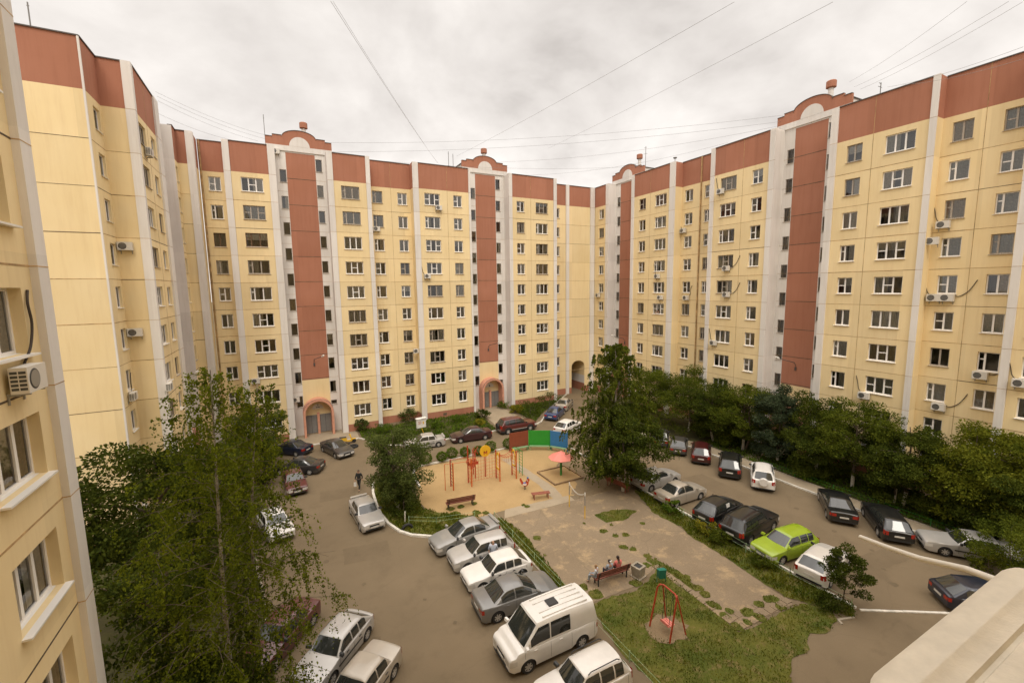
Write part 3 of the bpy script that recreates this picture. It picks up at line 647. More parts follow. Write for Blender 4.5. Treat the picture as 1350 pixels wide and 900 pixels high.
# ------------------------------------------------------------------ cars
def paint(name, col, metal=0., rough=.28):
    return mat('paint_'+name, col, rough, metal, .5, coat=.6, noise=.05, nscale=2)
P = {k: paint(k, *v) for k, v in {
    'white': ((.72, .69, .64),), 'silver': ((.46, .44, .41), .25, .32), 'grey': ((.20, .195, .185), .25, .3), 'midgrey': ((.31, .30, .28), .25, .3),
    'beige': ((.44, .39, .32), .25, .32), 'black': ((.012, .012, .012),), 'plum': ((.040, .014, .016),), 'darkred': ((.095, .016, .012),),
    'maroon': ((.10, .028, .026),), 'wine': ((.05, .008, .008),), 'blue': ((.02, .045, .13),), 'navy': ((.012, .016, .032),), 'green': ((.29, .40, .018),),
    'taupe': ((.085, .078, .070), .4, .3), 'charcoal': ((.05, .047, .045), .3, .3), 'pearl': ((.70, .66, .60), .15, .3)}.items()}
_wh = {}
def wheel_meshes(r, w):
    k = (r, w)
    if k not in _wh:
        t = MB(); t.lathe([(r*.60, -w/2), (r*.9, -w/2), (r*.985, -w*.36), (r, -w*.15), (r, w*.15), (r*.985, w*.36), (r*.9, w/2), (r*.60, w/2), (r*.60, -w/2)], (0, 0, 0), 26, 0, 'y', False)
        m = MB(); m.lathe([(r*.68, -w*.42), (r*.64, -w*.47), (r*.61, -w*.36), (r*.2, -w*.38), (0, -w*.39)], (0, 0, 0), 26, 1, 'y', False)
        for i in range(7):
            a = 2*PI*i/7; ca, sa = math.cos(a), math.sin(a); q = lambda rr_, s, y: (rr_*ca-s*sa, y, rr_*sa+s*ca)
            m.hexa([q(r*.10, -r*.10, -w*.47), q(r*.63, -r*.10, -w*.49), q(r*.63, r*.10, -w*.49), q(r*.10, r*.10, -w*.47), q(r*.12, -r*.07, -w*.34), q(r*.6, -r*.05, -w*.31), q(r*.6, r*.05, -w*.31), q(r*.12, r*.07, -w*.34)], 0)
        m.lathe([(0, -w*.47), (r*.14, -w*.46), (r*.16, -w*.40)], (0, 0, 0), 14, 0, 'y'); m.lathe([(r*.69, -w*.44), (r*.67, -w*.50), (r*.60, -w*.49), (r*.58, -w*.3)], (0, 0, 0), 26, 0, 'y', False)
        _wh[k] = (t.mesh('wheel', ['tyre'], smooth=40), m.mesh('rim', ['rim', 'trim'], smooth=40))
    return _wh[k]
KINDS = {  # fractions of the length (front +): bonnet lip height, windscreen base/top, rear window top/base, tail height
    'sedan': dict(ws=(.235, .035), rw=(-.19, -.365), hood=.50, tail=.655, belt=.625),
    'boxsedan': dict(ws=(.185, .07), rw=(-.22, -.315), hood=.555, tail=.665, belt=.63),
    'hatch': dict(ws=(.25, .07), rw=(-.34, -.47), hood=.52, tail=.64, belt=.63),
    'boxhatch': dict(ws=(.19, .06), rw=(-.29, -.455), hood=.545, tail=.64, belt=.63),
    'wagon': dict(ws=(.23, .07), rw=(-.37, -.482), hood=.53, tail=.62, belt=.62),
    'suv': dict(ws=(.22, .085), rw=(-.39, -.482), hood=.56, tail=.62, belt=.61),
    'van': dict(ws=(.36, .20), rw=(-.46, -.492), hood=.44, tail=.50, belt=.53)}
def car(name, label, kind, L, W, H, pos, head, pnt, cat='car', wr=.31, rails=False, spare=False, clad=False, tilt=0, gl=.0, shade=None, spoiler=False, hatchvent=False, bars=True):
    k = KINDS[kind]; root = thing(name, label, cat, (pos[0], pos[1], 0), R(head), 'cars parked in the courtyard')
    mp = P[pnt]; rr = random.Random(label)
    belt = k['belt']*H; wsb, wst = k['ws'][0]*L, k['ws'][1]*L; rwt, rwb = k['rw'][0]*L, k['rw'][1]*L; hood, tail = k['hood']*H, k['tail']*H
    xf, xr = L/2-(.2 if kind != 'van' else .185)*L, -L/2+.185*L if kind not in ('van',) else -L/2+.21*L
    ra = wr*1.17; zb0 = .19 if kind not in ('suv', 'van') else .26
    hm = hood+(belt-hood)*.62
    top = [(-L/2, tail*.88), (-L/2+.03, tail*.965), (-L/2+.10, tail), (rwb-.02, max(belt, tail)+.0), (wsb+.05, belt), (wsb+.20, belt-.015), ((wsb+L/2)/2, hm), (L/2-.30, hood+.035), (L/2-.12, hood), (L/2-.04, hood*.955), (L/2, hood*.88)]
    if tail < belt: top[2] = (-L/2+.10, tail); top[3] = (rwb+.02, belt)
    tx, tz = [p[0] for p in top], [p[1] for p in top]
    xs = set(np.linspace(-L/2, L/2, 25).tolist()) | {-L/2+d for d in (.02, .06, .12, .2, .3)} | {L/2-d for d in (.02, .06, .12, .2, .3)}
    for xw in (xf, xr): xs |= {xw+ra*math.cos(PI*i/14) for i in range(15)}
    xs = sorted(xs); xs = [x for i, x in enumerate(xs) if i == 0 or x-xs[i-1] > .008]
    b = MB(); rings = []
    for x in xs:
        zt = float(np.interp(x, tx, tz)); e = L/2-abs(x); wf = 1-.05*max(0, 1-e/.75)-.10*max(0, 1-e/.28)**2.4; w = W/2*wf
        zb = zb0+(.10*max(0, 1-e/.2) if e < .2 else 0); za = zb
        for xw in (xf, xr):
            if abs(x-xw) < ra: za = max(za, wr+math.sqrt(ra*ra-(x-xw)**2)-.01)
        za = min(za, zt-.08); zs = zt-.045
        ring = [(x, 0, zb), (x, w-.30, zb), (x, w-.30, max(za, zb))]
        for f in (0, .12, .3, .5, .7, .88, 1):
            z = za+(zs-za)*f; bul = .045*abs((z-.52*belt/.9)/.5)**2; fl = .0
            for xw in (xf, xr):
                dd = math.hypot(x-xw, z-wr)
                if dd < ra+.12: fl = max(fl, .018*(1-max(0, dd-ra)/.12))
            ring.append((x, w-min(bul, .09)-(.02 if f == 1 else 0)+fl, z))
        ys = ring[-1][1]
        for f in (.93, .72, .4, 0): ring.append((x, ys*f, zs+(zt-zs)*(1-f**3)+.015*(1-f*f)))
        half = ring; full = half+[(p[0], -p[1], p[2]) for p in half[-2:0:-1]]
        rings.append(full)
    n = len(rings[0]); vs = [p for r in rings for p in r]
    b.v = list(vs)
    for i in range(len(rings)-1):
        for j in range(n):
            jj = (j+1) % n; b.f.append((i*n+j, (i+1)*n+j, (i+1)*n+jj, i*n+jj))
            b.m.append(1 if j in (0, 1, 2, n-1, n-2, n-3) else (2 if clad and j in (3, 4, n-4, n-5) else 0))
    b.f.append(tuple(range(n))); b.m.append(0); b.f.append(tuple((len(rings)-1)*n+j for j in range(n))); b.m.append(0)
    # cabin: stations along the car, superellipse sections; glass = surface patches set 5 mm proud
    boxy = kind.startswith('box'); z0 = belt-.035; hm_ = H-.02-z0
    yb = W/2-(.07 if boxy or kind == 'van' else .085); nexp = 7.5 if boxy else 9. if kind == 'van' else 4.6; tum = .17 if boxy else .075 if kind == 'van' else .15 if kind == 'suv' else .19
    xa, xb = wsb+.03, rwb-.03; cab = wst-rwt
    if kind == 'van': cuts = [wst-.62, wst-1.75]
    elif kind in ('sedan', 'boxsedan'): cuts = [wst-cab*.52]
    else: cuts = [wst-cab*.36, wst-cab*.74]
    St = []
    for t in (0, .09, .25, .45, .65, .82, .93, 1): St.append((xa+(wst-xa)*t, .94*t))
    mids = sorted({wst+(rwt-wst)*t for t in (.15, .3, .5, .7, .85)} | {c+d for c in cuts for d in (.035, -.035)} | {cuts[-1]-.55 if kind == 'van' else cuts[-1]}, reverse=True)
    mids = [x for x in mids if rwt+.04 < x < wst-.04]
    for x in mids:
        t = (wst-x)/(wst-rwt); St.append((x, .94+.06*math.sin(PI*min(1, t*1.05))**.7-(.02*t)))
    for t in (0, .10, .22, .40, .60, .80, .92, 1): St.append((rwt+(xb-rwt)*t, .92*(1-t)))
    zf_ = [0, .12, .35, .6, .83]; sec_ = [(z_, (1-z_**nexp)**(1/nexp)) for z_ in zf_]+[((1-y_**nexp)**(1/nexp), y_) for y_ in ((.86 if boxy or kind == 'van' else .82), .6, .3, 0)]
    def cabpt(i, j, s):
        x, h = St[i]; zf, yf = sec_[j]; u_ = (xa-x)/(xa-xb)
        bow = (-.13*max(0, 1-u_/.45)+.09*max(0, (u_-.6)/.4))*yf*yf*(.6 if boxy or kind == 'van' else 1)
        return Vector((x+bow, s*yb*yf*(1-tum*zf*h), z0+hm_*h*zf))
    nS, nJ = len(St), len(sec_)
    base_n = len(b.v); ring_ = lambda i: [cabpt(i, j, 1) for j in range(nJ)]+[cabpt(i, j, -1) for j in range(nJ-2, -1, -1)]
    for i in range(nS): b.v += [tuple(p) for p in ring_(i)]
    k2 = 2*nJ-1
    for i in range(nS-1):
        for j in range(k2-1): b.f.append((base_n+i*k2+j, base_n+(i+1)*k2+j, base_n+(i+1)*k2+j+1, base_n+i*k2+j+1)); b.m.append(0)
    me = b.mesh('body', [mp, 'trim', 'trim'], smooth=42)
    body = link('body', me, root)
    def patch(nm, ii, jj, sides, off=.006):
        q = MB()
        for s in sides:
            P_ = {(i, j): cabpt(i, abs(j), s if j >= 0 else -s) for i in ii for j in jj}; N_ = {}
            for (i, j) in P_:
                i0, i1 = max(ii[0], i-1), min(ii[-1], i+1); js = list(jj); kj = js.index(j); j0, j1 = js[max(0, kj-1)], js[min(len(js)-1, kj+1)]
                nn = (P_[(i1, j)]-P_[(i0, j)]).cross(P_[(i, j1)]-P_[(i, j0)]); nn = nn.normalized() if nn.length > 1e-9 else Vector((0, 0, 1))
                cen = Vector((P_[(i, j)].x*.3, 0, z0-.3)); N_[(i, j)] = nn if nn.dot(P_[(i, j)]-cen) > 0 else -nn
            idx = {kk: n_ for n_, kk in enumerate(P_)}; js = list(jj)
            q.add([P_[kk]+N_[kk]*off for kk in P_], [(idx[(i, js[c])], idx[(i+1, js[c])], idx[(i+1, js[c+1])], idx[(i, js[c+1])]) for i in ii[:-1] for c in range(len(js)-1)])
        return q.build(nm, 'carglass', root, smooth=50)
    def endpatch(nm, ii):
        q = MB(); P_ = []; n_ = 0
        cols = [(j, 1) for j in range(5, nJ)]+[(j, -1) for j in range(nJ-2, 4, -1)]
        for i in ii:
            for j, s in cols:
                p = cabpt(i, j, s); u_ = -1 if nm == 'rear_window' else 1; dx = St[ii[-1]][0]-St[ii[0]][0]; dz = (St[ii[-1]][1]-St[ii[0]][1])*hm_
                nn = Vector((-dz, 0, dx)); nn = nn if nn.z > 0 else -nn; P_.append(p+nn.normalized()*.007)
        m_ = len(cols); q.add(P_, [(i*m_+c, (i+1)*m_+c, (i+1)*m_+c+1, i*m_+c+1) for i in range(len(ii)-1) for c in range(m_-1)]); return q.build(nm, 'carglass', root, smooth=50)
    endpatch('windshield', list(range(1, 7)))
    r0 = nS-8
    if kind != 'van': endpatch('rear_window', list(range(r0+1, r0+7)))
    xs_ = [p[0] for p in St]
    first = 3
    last = r0+2 if kind not in ('sedan', 'boxsedan') else r0+(2 if boxy else 3)
    if kind in ('suv', 'wagon', 'hatch'): last = r0
    stops = [first]
    for c in cuts:
        i_a = min(range(nS), key=lambda i: abs(xs_[i]-(c+.035))); i_b = min(range(nS), key=lambda i: abs(xs_[i]-(c-.035))); stops += [i_a, i_b]
    stops.append(last)
    if kind == 'van': stops = stops[:4]
    for q_ in range(0, len(stops)-1, 2):
        if stops[q_+1] > stops[q_]:
            for s in (1, -1): patch('side_window', list(range(stops[q_], stops[q_+1]+1)), [1, 2, 3, 4], [s])
    yt = yb*(1-tum); z1 = H-.035; slope = (yt-yb)/(z1-z0)
    # wheels
    tw = .205; tm, rm = wheel_meshes(wr, tw)
    for x in (xf, xr):
        for s in (1, -1):
            w_ = link('wheel', tm, root, (x, s*(W/2-.105), wr), (0, 0, 0 if s < 0 else PI)); link('rim', rm, w_)
    # lights, bumpers, plates
    def wfx(x): e = L/2-abs(x); return W/2*(1-.05*max(0, 1-e/.75)-.10*max(0, 1-e/.28)**2.4)
    def ysf(x, z): return wfx(x)-min(.045*abs((z-.52*belt/.9)/.5)**2, .09)
    fw = wfx(L/2)
    tall = kind in ('suv', 'wagon', 'hatch'); za_t, zb_t = (tail*.66, tail*.95) if tall else (tail*.66, tail*.87)
    for sg, nm, mt, z_a, z_b, inn, wrap in ((1, 'headlight', 'head', hood*.58, hood*.84, .52, .34), (-1, 'tail_light', 'tail', za_t, zb_t, .76 if tall else .60, .16)):
        for s in (1, -1):
            q = MB(); path = [(sg*(L/2+.007), s*fw*inn), (sg*(L/2+.007), s*(fw-.05))]+[(sg*(L/2-d), None) for d in (.012, .04, .08, .13, .2, .27, .34) if d <= wrap+.001]
            n_ = len(path)
            for i in range(n_-1):
                def pt(k_, z):
                    x_, y_ = path[k_]
                    if y_ is None: y_ = s*(ysf(x_, z)+.009)
                    return (x_, y_, z)
                t0, t1 = i/(n_-1), (i+1)/(n_-1)
                lo = lambda t: z_a+(z_b-z_a)*.45*max(0, t-.4)*(1 if sg > 0 else .3); hi = lambda t: z_b+(z_b-z_a)*.12*t
                q.quad(pt(i, lo(t0)), pt(i+1, lo(t1)), pt(i+1, hi(t1)), pt(i, hi(t0)))
            q.build(nm, mt, root)
    q = MB(); q.box(L/2-.16, L/2+.006, -fw*.46, fw*.46, hood*.66, hood*.80); q.box(L/2-.16, L/2+.005, -fw*.62, fw*.62, hood*.40, hood*.50); q.build('grille', 'trim', root)
    q = MB(); q.box(L/2-.1, L/2+.024, -.26, .26, hood*.52, hood*.52+.11); q.build('number_plate', 'plate', root)
    q = MB(); q.box(-L/2-.014, -L/2+.1, -.26, .26, tail*.58, tail*.58+.11); q.build('number_plate', 'plate', root)
    if bars:
        for sg, nm in ((1, 'bumper'), (-1, 'bumper')):
            q = MB(); xe = sg*L/2
            q.hexa([(xe-sg*.16, -W*.43, .27), (xe+sg*.012, -W*.36, .27), (xe+sg*.012, W*.36, .27), (xe-sg*.16, W*.43, .27), (xe-sg*.16, -W*.44, .37), (xe+sg*.02, -W*.37, .37), (xe+sg*.02, W*.37, .37), (xe-sg*.16, W*.44, .37)])
            q.build(nm, 'trim', root)
    for s in (1, -1):
        q = MB(); q.hexa([(wsb-.22, s*(W/2-.07), belt+.02), (wsb-.10, s*(W/2-.07), belt+.02), (wsb-.06, s*(W/2+.13), belt+.03), (wsb-.17, s*(W/2+.13), belt+.03),
                          (wsb-.24, s*(W/2-.09), belt+.13), (wsb-.13, s*(W/2-.09), belt+.13), (wsb-.09, s*(W/2+.12), belt+.15), (wsb-.2, s*(W/2+.12), belt+.15)])
        q.build('mirror', mp if rr.random() < .5 and not kind.startswith('box') else 'trim', root)
        q = MB(); dx = [wsb-.06]+cuts[:1 if kind != 'van' else 2]+([rwb+.25] if kind not in ('van', 'boxsedan', 'sedan') else [rwb+.22])
        zs_s = [max(.34, wr*1.0)+(belt-.07-max(.34, wr))*t for t in (0, .2, .4, .6, .8, 1)]
        for x in dx:
            for za_, zb_ in zip(zs_s[:-1], zs_s[1:]): q.quad((x-.006, s*(ysf(x, za_)+.006), za_), (x+.006, s*(ysf(x, za_)+.006), za_), (x+.006, s*(ysf(x, zb_)+.006), zb_), (x-.006, s*(ysf(x, zb_)+.006), zb_))
        q.build('door_seam', 'seam', root)
        if kind.startswith('box') or clad or rr.random() < .3:
            q = MB(); q.box(xr+ra+.05, xf-ra-.05, s*(W/2-.03), s*(W/2+.012), .50, .57); q.build('side_moulding', 'trim' if not clad else 'rim', root)
        for x in dx[:-1] if kind != 'van' else dx[:2]:
            q = MB(); q.box(x-.62 if x > 0 else x-.55, x-.46 if x > 0 else x-.39, s*(W/2-.05), s*(W/2+.014), belt-.16, belt-.125)
            q.build('door_handle', mp if not kind.startswith('box') else 'trim', root)
    if rails:
        for s in (1, -1):
            q = MB(); y = s*(yt-.08); zr = z1+.015
            q.tube([(wst-.15, y, zr-.03), (wst-.28, y, zr+.05), (rwt+.3, y, zr+.05), (rwt+.17, y, zr-.03)], .022, 6); q.build('roof_rail', 'trim', root)
    if spare:
        q = MB(); q.lathe([(0, -.10), (.30, -.10), (.34, -.06), (.34, .09), (.0, .09)], (0, 0, 0), 24, 0, 'y'); o = q.build('spare_wheel_cover', mp if spare == 1 else 'tyre', root, smooth=40)
        o.location = (-L/2-.10, 0, tail*.86); o.rotation_euler = (0, 0, -PI/2)
    if spoiler:
        q = MB(); q.hexa([(-L/2+.02, -W*.38, tail+.07), (-L/2+.20, -W*.38, tail+.07), (-L/2+.20, W*.38, tail+.07), (-L/2+.02, W*.38, tail+.07), (-L/2, -W*.37, tail+.12), (-L/2+.20, -W*.37, tail+.10), (-L/2+.20, W*.37, tail+.10), (-L/2, W*.37, tail+.12)])
        q.box(-L/2+.08, -L/2+.16, -W*.3, -W*.27, tail-.02, tail+.08); q.box(-L/2+.08, -L/2+.16, W*.27, W*.3, tail-.02, tail+.08); q.build('spoiler', mp, root)
    if hatchvent:
        q = MB(); q.box(wst-1.5, wst-1.0, -.22, .22, H-.05, H+.03); q.build('roof_hatch', 'trim', root)
        q = MB()
        for i in range(5): q.box(rwt+.3, wst-.4 if abs(i-2) > 0 else wst-1.7, -.6+.30*i-.03, -.6+.30*i+.03, H-.08, H-.008)
        q.build('roof_rib', mp, root)
    if shade:
        q = MB(); zs0, zs1 = z0+.17, z1-.15; y = yb
        x0_, x1_ = cuts[0]+.06, cuts[0]+.46
        f_ = lambda z, o_: -(yb+slope*(z-z0)+o_)
        q.hexa([(x0_, f_(zs0, .020), zs0), (x1_, f_(zs0, .020), zs0), (x1_, f_(zs0, .012), zs0), (x0_, f_(zs0, .012), zs0), (x0_, f_(zs1, .020), zs1), (x1_, f_(zs1, .020), zs1), (x1_, f_(zs1, .012), zs1), (x0_, f_(zs1, .012), zs1)])
        q.build('window_shade', 'whitepaint', root)
    return root

# row of cars backed on to the court, noses to the drive
car('parked_car', 'grey modern saloon at the head of the near row, beside the curved white kerb', 'sedan', 4.58, 1.76, 1.46, (9.65, 25.9), 184, 'midgrey', spoiler=True)
car('parked_car', 'silver estate car with the man beside its rear window', 'wagon', 4.05, 1.70, 1.50, (9.85, 23.65), 179, 'silver')
car('parked_car', 'white angular hatchback between the silver estate and the grey saloon with red tail lights', 'boxhatch', 4.0, 1.64, 1.39, (9.93, 21.6), 179, 'white')
car('parked_car', 'grey saloon parked tail out in the near row, right beside the white van', 'sedan', 4.48, 1.84, 1.49, (9.93, 19.25), -2, 'grey', wr=.325)
car('white_van', 'white high-roofed van with dark side windows in the near row', 'van', 4.75, 1.96, 2.12, (9.9, 16.1), 180, 'white', 'van', wr=.335, hatchvent=True)
car('parked_car', 'pale estate with roof rails in front of the white van, cut by the frame', 'suv', 4.0, 1.74, 1.60, (9.85, 13.15), 180, 'pearl', wr=.32, rails=True)
# left side of the drive
car('parked_car', 'silver angular hatchback parked nose-in under the near birch', 'boxhatch', 4.1, 1.68, 1.39, (1.0, 20.05), -133, 'silver')
car('parked_car', 'beige old saloon cut off by the bottom edge, boot to the drive', 'boxsedan', 4.25, 1.68, 1.42, (1.62, 17.35), -136, 'beige')
car('parked_car', 'dark maroon car almost covered by the birch branches', 'boxsedan', 4.3, 1.68, 1.42, (-1.25, 22.1), -128, 'maroon')
car('parked_car', 'silver boxy saloon standing alone at the curved white kerb', 'boxsedan', 4.33, 1.66, 1.40, (4.32, 32.1), -84.3, 'silver', spoiler=True)
car('parked_car', 'black saloon closest to the arched entrance, tail to the drive', 'sedan', 4.4, 1.75, 1.46, (-.4, 49.9), 137, 'navy')
car('parked_car', 'black car with glinting rear window behind the birch twigs', 'sedan', 4.4, 1.76, 1.46, (.2, 44.15), 152, 'charcoal')
car('parked_car', 'wine-red car with a bright windscreen seen through the birch twigs', 'boxsedan', 4.2, 1.66, 1.42, (-.25, 40.7), -84, 'maroon')
car('parked_car', 'brownish-grey saloon facing the viewer beside the yellow scooter', 'sedan', 4.5, 1.76, 1.44, (3.85, 47.4), -70, 'taupe')
car('parked_car', 'white car mostly hidden by the birch low at the left', 'boxhatch', 4.0, 1.64, 1.40, (-1.6, 33.6), -75, 'white')
# along the far kerb
car('parked_car', 'silver-white boxy saloon at the left end of the far kerb row', 'boxsedan', 4.3, 1.66, 1.40, (12.35, 44.7), 174, 'silver', spoiler=True)
car('parked_car', 'dark plum saloon between the silver-white saloon and the dark red off-roader', 'sedan', 4.55, 1.76, 1.46, (17.55, 44.35), 173.5, 'plum')
car('parked_car', 'dark red off-roader with grey sills in front of the entrance path', 'suv', 4.7, 1.8, 1.76, (23.4, 44.5), -1, 'darkred', wr=.36, spare=2, clad=True)
car('parked_car', 'blue saloon parked behind the dark red off-roader by the big shrub', 'sedan', 4.4, 1.74, 1.46, (30.4, 46.9), 40, 'blue')
car('parked_car', 'beige saloon nearest the drive-through arch', 'sedan', 4.4, 1.72, 1.45, (33.9, 49.9), 42, 'beige')
car('parked_car', 'white car peeping out behind the birch next to the play screens', 'boxhatch', 4.1, 1.68, 1.42, (28.6, 41.4), 25, 'white')
# right kerb row, tails to the drive
car('parked_car', 'dark old saloon half behind the birch at the far end of the right kerb', 'boxsedan', 4.3, 1.68, 1.42, (35.17, 33.4), 43, 'charcoal')
car('parked_car', 'dull brown-grey hatchback second from the far end of the right kerb', 'boxhatch', 4.1, 1.65, 1.40, (35.06, 30.8), 39, 'taupe')
car('parked_car', 'wine-red crossover between the brown-grey hatchback and the black off-roader', 'suv', 4.2, 1.75, 1.62, (35.2, 28.2), 38.8, 'wine', wr=.33)
car('parked_car', 'black off-roader with red lights to the left of the white one with a spare wheel', 'suv', 4.6, 1.86, 1.70, (35.0, 24.9), 35, 'black', wr=.36)
car('parked_car', 'white off-roader with a covered spare wheel on its tailgate', 'suv', 4.3, 1.78, 1.70, (35.2, 22.0), 35, 'white', wr=.35, rails=True, spare=1)
car('parked_car', 'black saloon parked alone mid-way along the right kerb', 'sedan', 4.6, 1.8, 1.46, (35.3, 16.35), 37, 'black', wr=.33)
car('parked_car', 'black estate with tall red tail lights, left of the old silver saloon', 'wagon', 4.5, 1.76, 1.50, (35.65, 13.5), 40, 'black', wr=.32)
car('parked_car', 'old silver saloon side-on, partly behind the shrub at the right edge', 'boxsedan', 4.7, 1.72, 1.42, (36.5, 9.6), 128, 'silver')
car('parked_car', 'dark blue hatchback cut by the white ledge', 'boxhatch', 4.3, 1.72, 1.42, (31.1, 7.3), -41, 'navy')
# left row of the right drive
car('parked_car', 'silver saloon half under the dark tree, at the far end of the angled row', 'sedan', 4.5, 1.74, 1.45, (27.05, 26.1), 2, 'silver')
car('parked_car', 'beige small saloon between the silver saloon and the black crossover', 'sedan', 4.25, 1.72, 1.50, (26.76, 23.2), 0, 'beige')
car('parked_car', 'small black crossover with a white shade in its side window', 'hatch', 4.1, 1.76, 1.56, (26.95, 19.95), 7, 'black', wr=.33, shade=True)
car('parked_car', 'big black off-roader with roof rails next to the lime green car', 'suv', 4.7, 1.86, 1.72, (27.1, 17.65), 6, 'black', wr=.36, rails=True)
car('parked_car', 'lime green estate car facing the court', 'wagon', 4.2, 1.72, 1.49, (26.85, 15.1), 174, 'green')
car('parked_car', 'white rounded hatchback half behind the little tree', 'hatch', 4.0, 1.72, 1.48, (26.98, 12.95), 8, 'pearl')

# ------------------------------------------------------------------ ground
def ground_mat(name, a, b, c, sc=.25, rough=.95, cracks=0., patch=.5, fine=18., fa=.25, crackcol=(.05, .045, .035)):
    """worn surface: two-scale blotches plus grain, optional cracks"""
    m = bpy.data.materials.new(name); m.use_nodes = True; nt = m.node_tree; p = nt.nodes['Principled BSDF']; p.inputs['Roughness'].default_value = rough; p.inputs['Specular IOR Level'].default_value = .25
    tc = nt.nodes.new('ShaderNodeTexCoord')
    def noise(s, d=6, r=.6):
        n = nt.nodes.new('ShaderNodeTexNoise'); n.inputs['Scale'].default_value = s; n.inputs['Detail'].default_value = d; n.inputs['Roughness'].default_value = r; nt.links.new(tc.outputs['Object'], n.inputs['Vector']); return n.outputs['Fac']
    def rng(x, lo, hi, o0=0., o1=1.):
        r = nt.nodes.new('ShaderNodeMapRange'); r.inputs[1].default_value = lo; r.inputs[2].default_value = hi; r.inputs[3].default_value = o0; r.inputs[4].default_value = o1; nt.links.new(x, r.inputs[0]); return r.outputs[0]
    def mix(f, x, y, mode='MIX'):
        k = nt.nodes.new('ShaderNodeMix'); k.data_type = 'RGBA'; k.blend_type = mode
        if hasattr(f, 'links'): nt.links.new(f, k.inputs[0])
        else: k.inputs[0].default_value = f
        for i, v in ((6, x), (7, y)):
            if isinstance(v, tuple): k.inputs[i].default_value = (*v, 1)
            else: nt.links.new(v, k.inputs[i])
        return k.outputs[2]
    o = mix(rng(noise(sc), .35, .65), a, b); o = mix(rng(noise(sc*3.1, 8, .7), .52, .66, 0, patch), o, c)
    g = noise(fine, 4, .8); o = mix(fa, o, mix(rng(g, .3, .7), (.0, .0, .0), (1., 1., 1.)), 'OVERLAY')
    if cracks:
        v = nt.nodes.new('ShaderNodeTexVoronoi'); v.feature = 'DISTANCE_TO_EDGE'; v.inputs['Scale'].default_value = .33
        w = nt.nodes.new('ShaderNodeTexNoise'); w.inputs['Scale'].default_value = .8; w.inputs['Detail'].default_value = 5; nt.links.new(tc.outputs['Object'], w.inputs['Vector'])
        ad = nt.nodes.new('ShaderNodeMix'); ad.data_type = 'RGBA'; ad.inputs[0].default_value = .35; nt.links.new(tc.outputs['Object'], ad.inputs[6]); nt.links.new(w.outputs['Color'], ad.inputs[7]); nt.links.new(ad.outputs[2], v.inputs['Vector'])
        o = mix(rng(v.outputs['Distance'], .0, .007, cracks, 0), o, crackcol)
    nt.links.new(o, p.inputs['Base Color'])
    bp = nt.nodes.new('ShaderNodeBump'); bp.inputs['Strength'].default_value = .35; bp.inputs['Distance'].default_value = .02; nt.links.new(g, bp.inputs['Height']); nt.links.new(bp.outputs['Normal'], p.inputs['Normal'])
    return m
M['asphalt'] = ground_mat('asphalt', (.172, .129, .078), (.202, .151, .092), (.148, .111, .067), .18, patch=.6, fine=30., fa=.16, cracks=.12, crackcol=(.08, .065, .045))
M['sand'] = ground_mat('sand', (.37, .25, .115), (.42, .285, .135), (.32, .215, .10), .3, patch=.5, fine=14., fa=.14)
M['soil'] = ground_mat('soil', (.20, .145, .085), (.26, .19, .11), (.15, .11, .06), .5, patch=.7)
M['court'] = ground_mat('court', (.22, .165, .105), (.265, .20, .13), (.40, .29, .165), .30, patch=.85, fine=20., fa=.2, cracks=.35, crackcol=(.12, .10, .06))
M['flag'] = ground_mat('flagstone', (.33, .265, .18), (.37, .30, .21), (.28, .22, .15), .5, fine=22., fa=.15)
M['turf'] = ground_mat('turf', (.070, .088, .012), (.12, .115, .02), (.20, .145, .06), .55, patch=.8, fine=25., fa=.3)
M['bed'] = ground_mat('bed_soil', (.055, .05, .022), (.08, .075, .025), (.10, .075, .04), .8, patch=.5)
M['mark'] = mat('road_paint', (.62, .58, .50), .8, noise=.25, nscale=6)

def poly_mb(pts, z, jit=0., step=.35, seed=0, mb=None, m=0):
    r_ = random.Random(seed); out = []
    for i, p in enumerate(pts):
        q = pts[(i+1) % len(pts)]; L = math.hypot(q[0]-p[0], q[1]-p[1]); n = max(1, int(L/step)) if jit else 1
        for k in range(n):
            t = k/n; out.append((p[0]+(q[0]-p[0])*t+r_.uniform(-jit, jit), p[1]+(q[1]-p[1])*t+r_.uniform(-jit, jit), z))
    mb = mb or MB(); mb.add(out, [tuple(range(len(out)))], m); return mb
def sheet(name, pts, z, m, jit=0., seed=0): return struct(name, poly_mb(pts, z, jit, seed=seed), m)
gm = MB(); gm.quad((-900, -900, 0), (900, -900, 0), (900, 900, 0), (-900, 900, 0)); struct('ground', gm, 'asphalt')
SAND = [(9.9, 39.5), (20.3, 39.7), (25.4, 38.4), (25.9, 33), (26.0, 27.2), (23.6, 27.3), (19.0, 27.95), (14.6, 28.2), (12.9, 28.4), (11.9, 27.9), (10.3, 29.6), (8.8, 30.6), (8.4, 33), (9.1, 36.2)]
sheet('sand', SAND, .010, 'sand', .07, 1)
sheet('soil', [(21.8, 33.5), (25.4, 36.5), (25.9, 27.3), (23.8, 24.6), (20.3, 25.2), (19.7, 28.2), (21.2, 29.4)], .014, 'soil', .16, 2)
COURT = [(12.95, 27.4), (23.8, 27.0), (23.6, 23), (23.2, 16.4), (22.75, 12.2), (18.62, 12.4), (18.9, 16.8), (19.2, 18.1), (16.6, 17.2), (13.0, 17.3), (13.1, 20.4)]
sheet('court', COURT, .018, 'court', .05, 3)
sheet('path', [(13.9, 28.45), (19.4, 28.0), (19.4, 27.1), (13.3, 27.35)], .024, 'flag', .03, 4)
sheet('path', [(18.0, 37.4), (18.9, 37.2), (19.2, 29.6), (18.9, 28.1), (18.0, 28.1), (18.3, 31)], .022, 'flag', .03, 5)
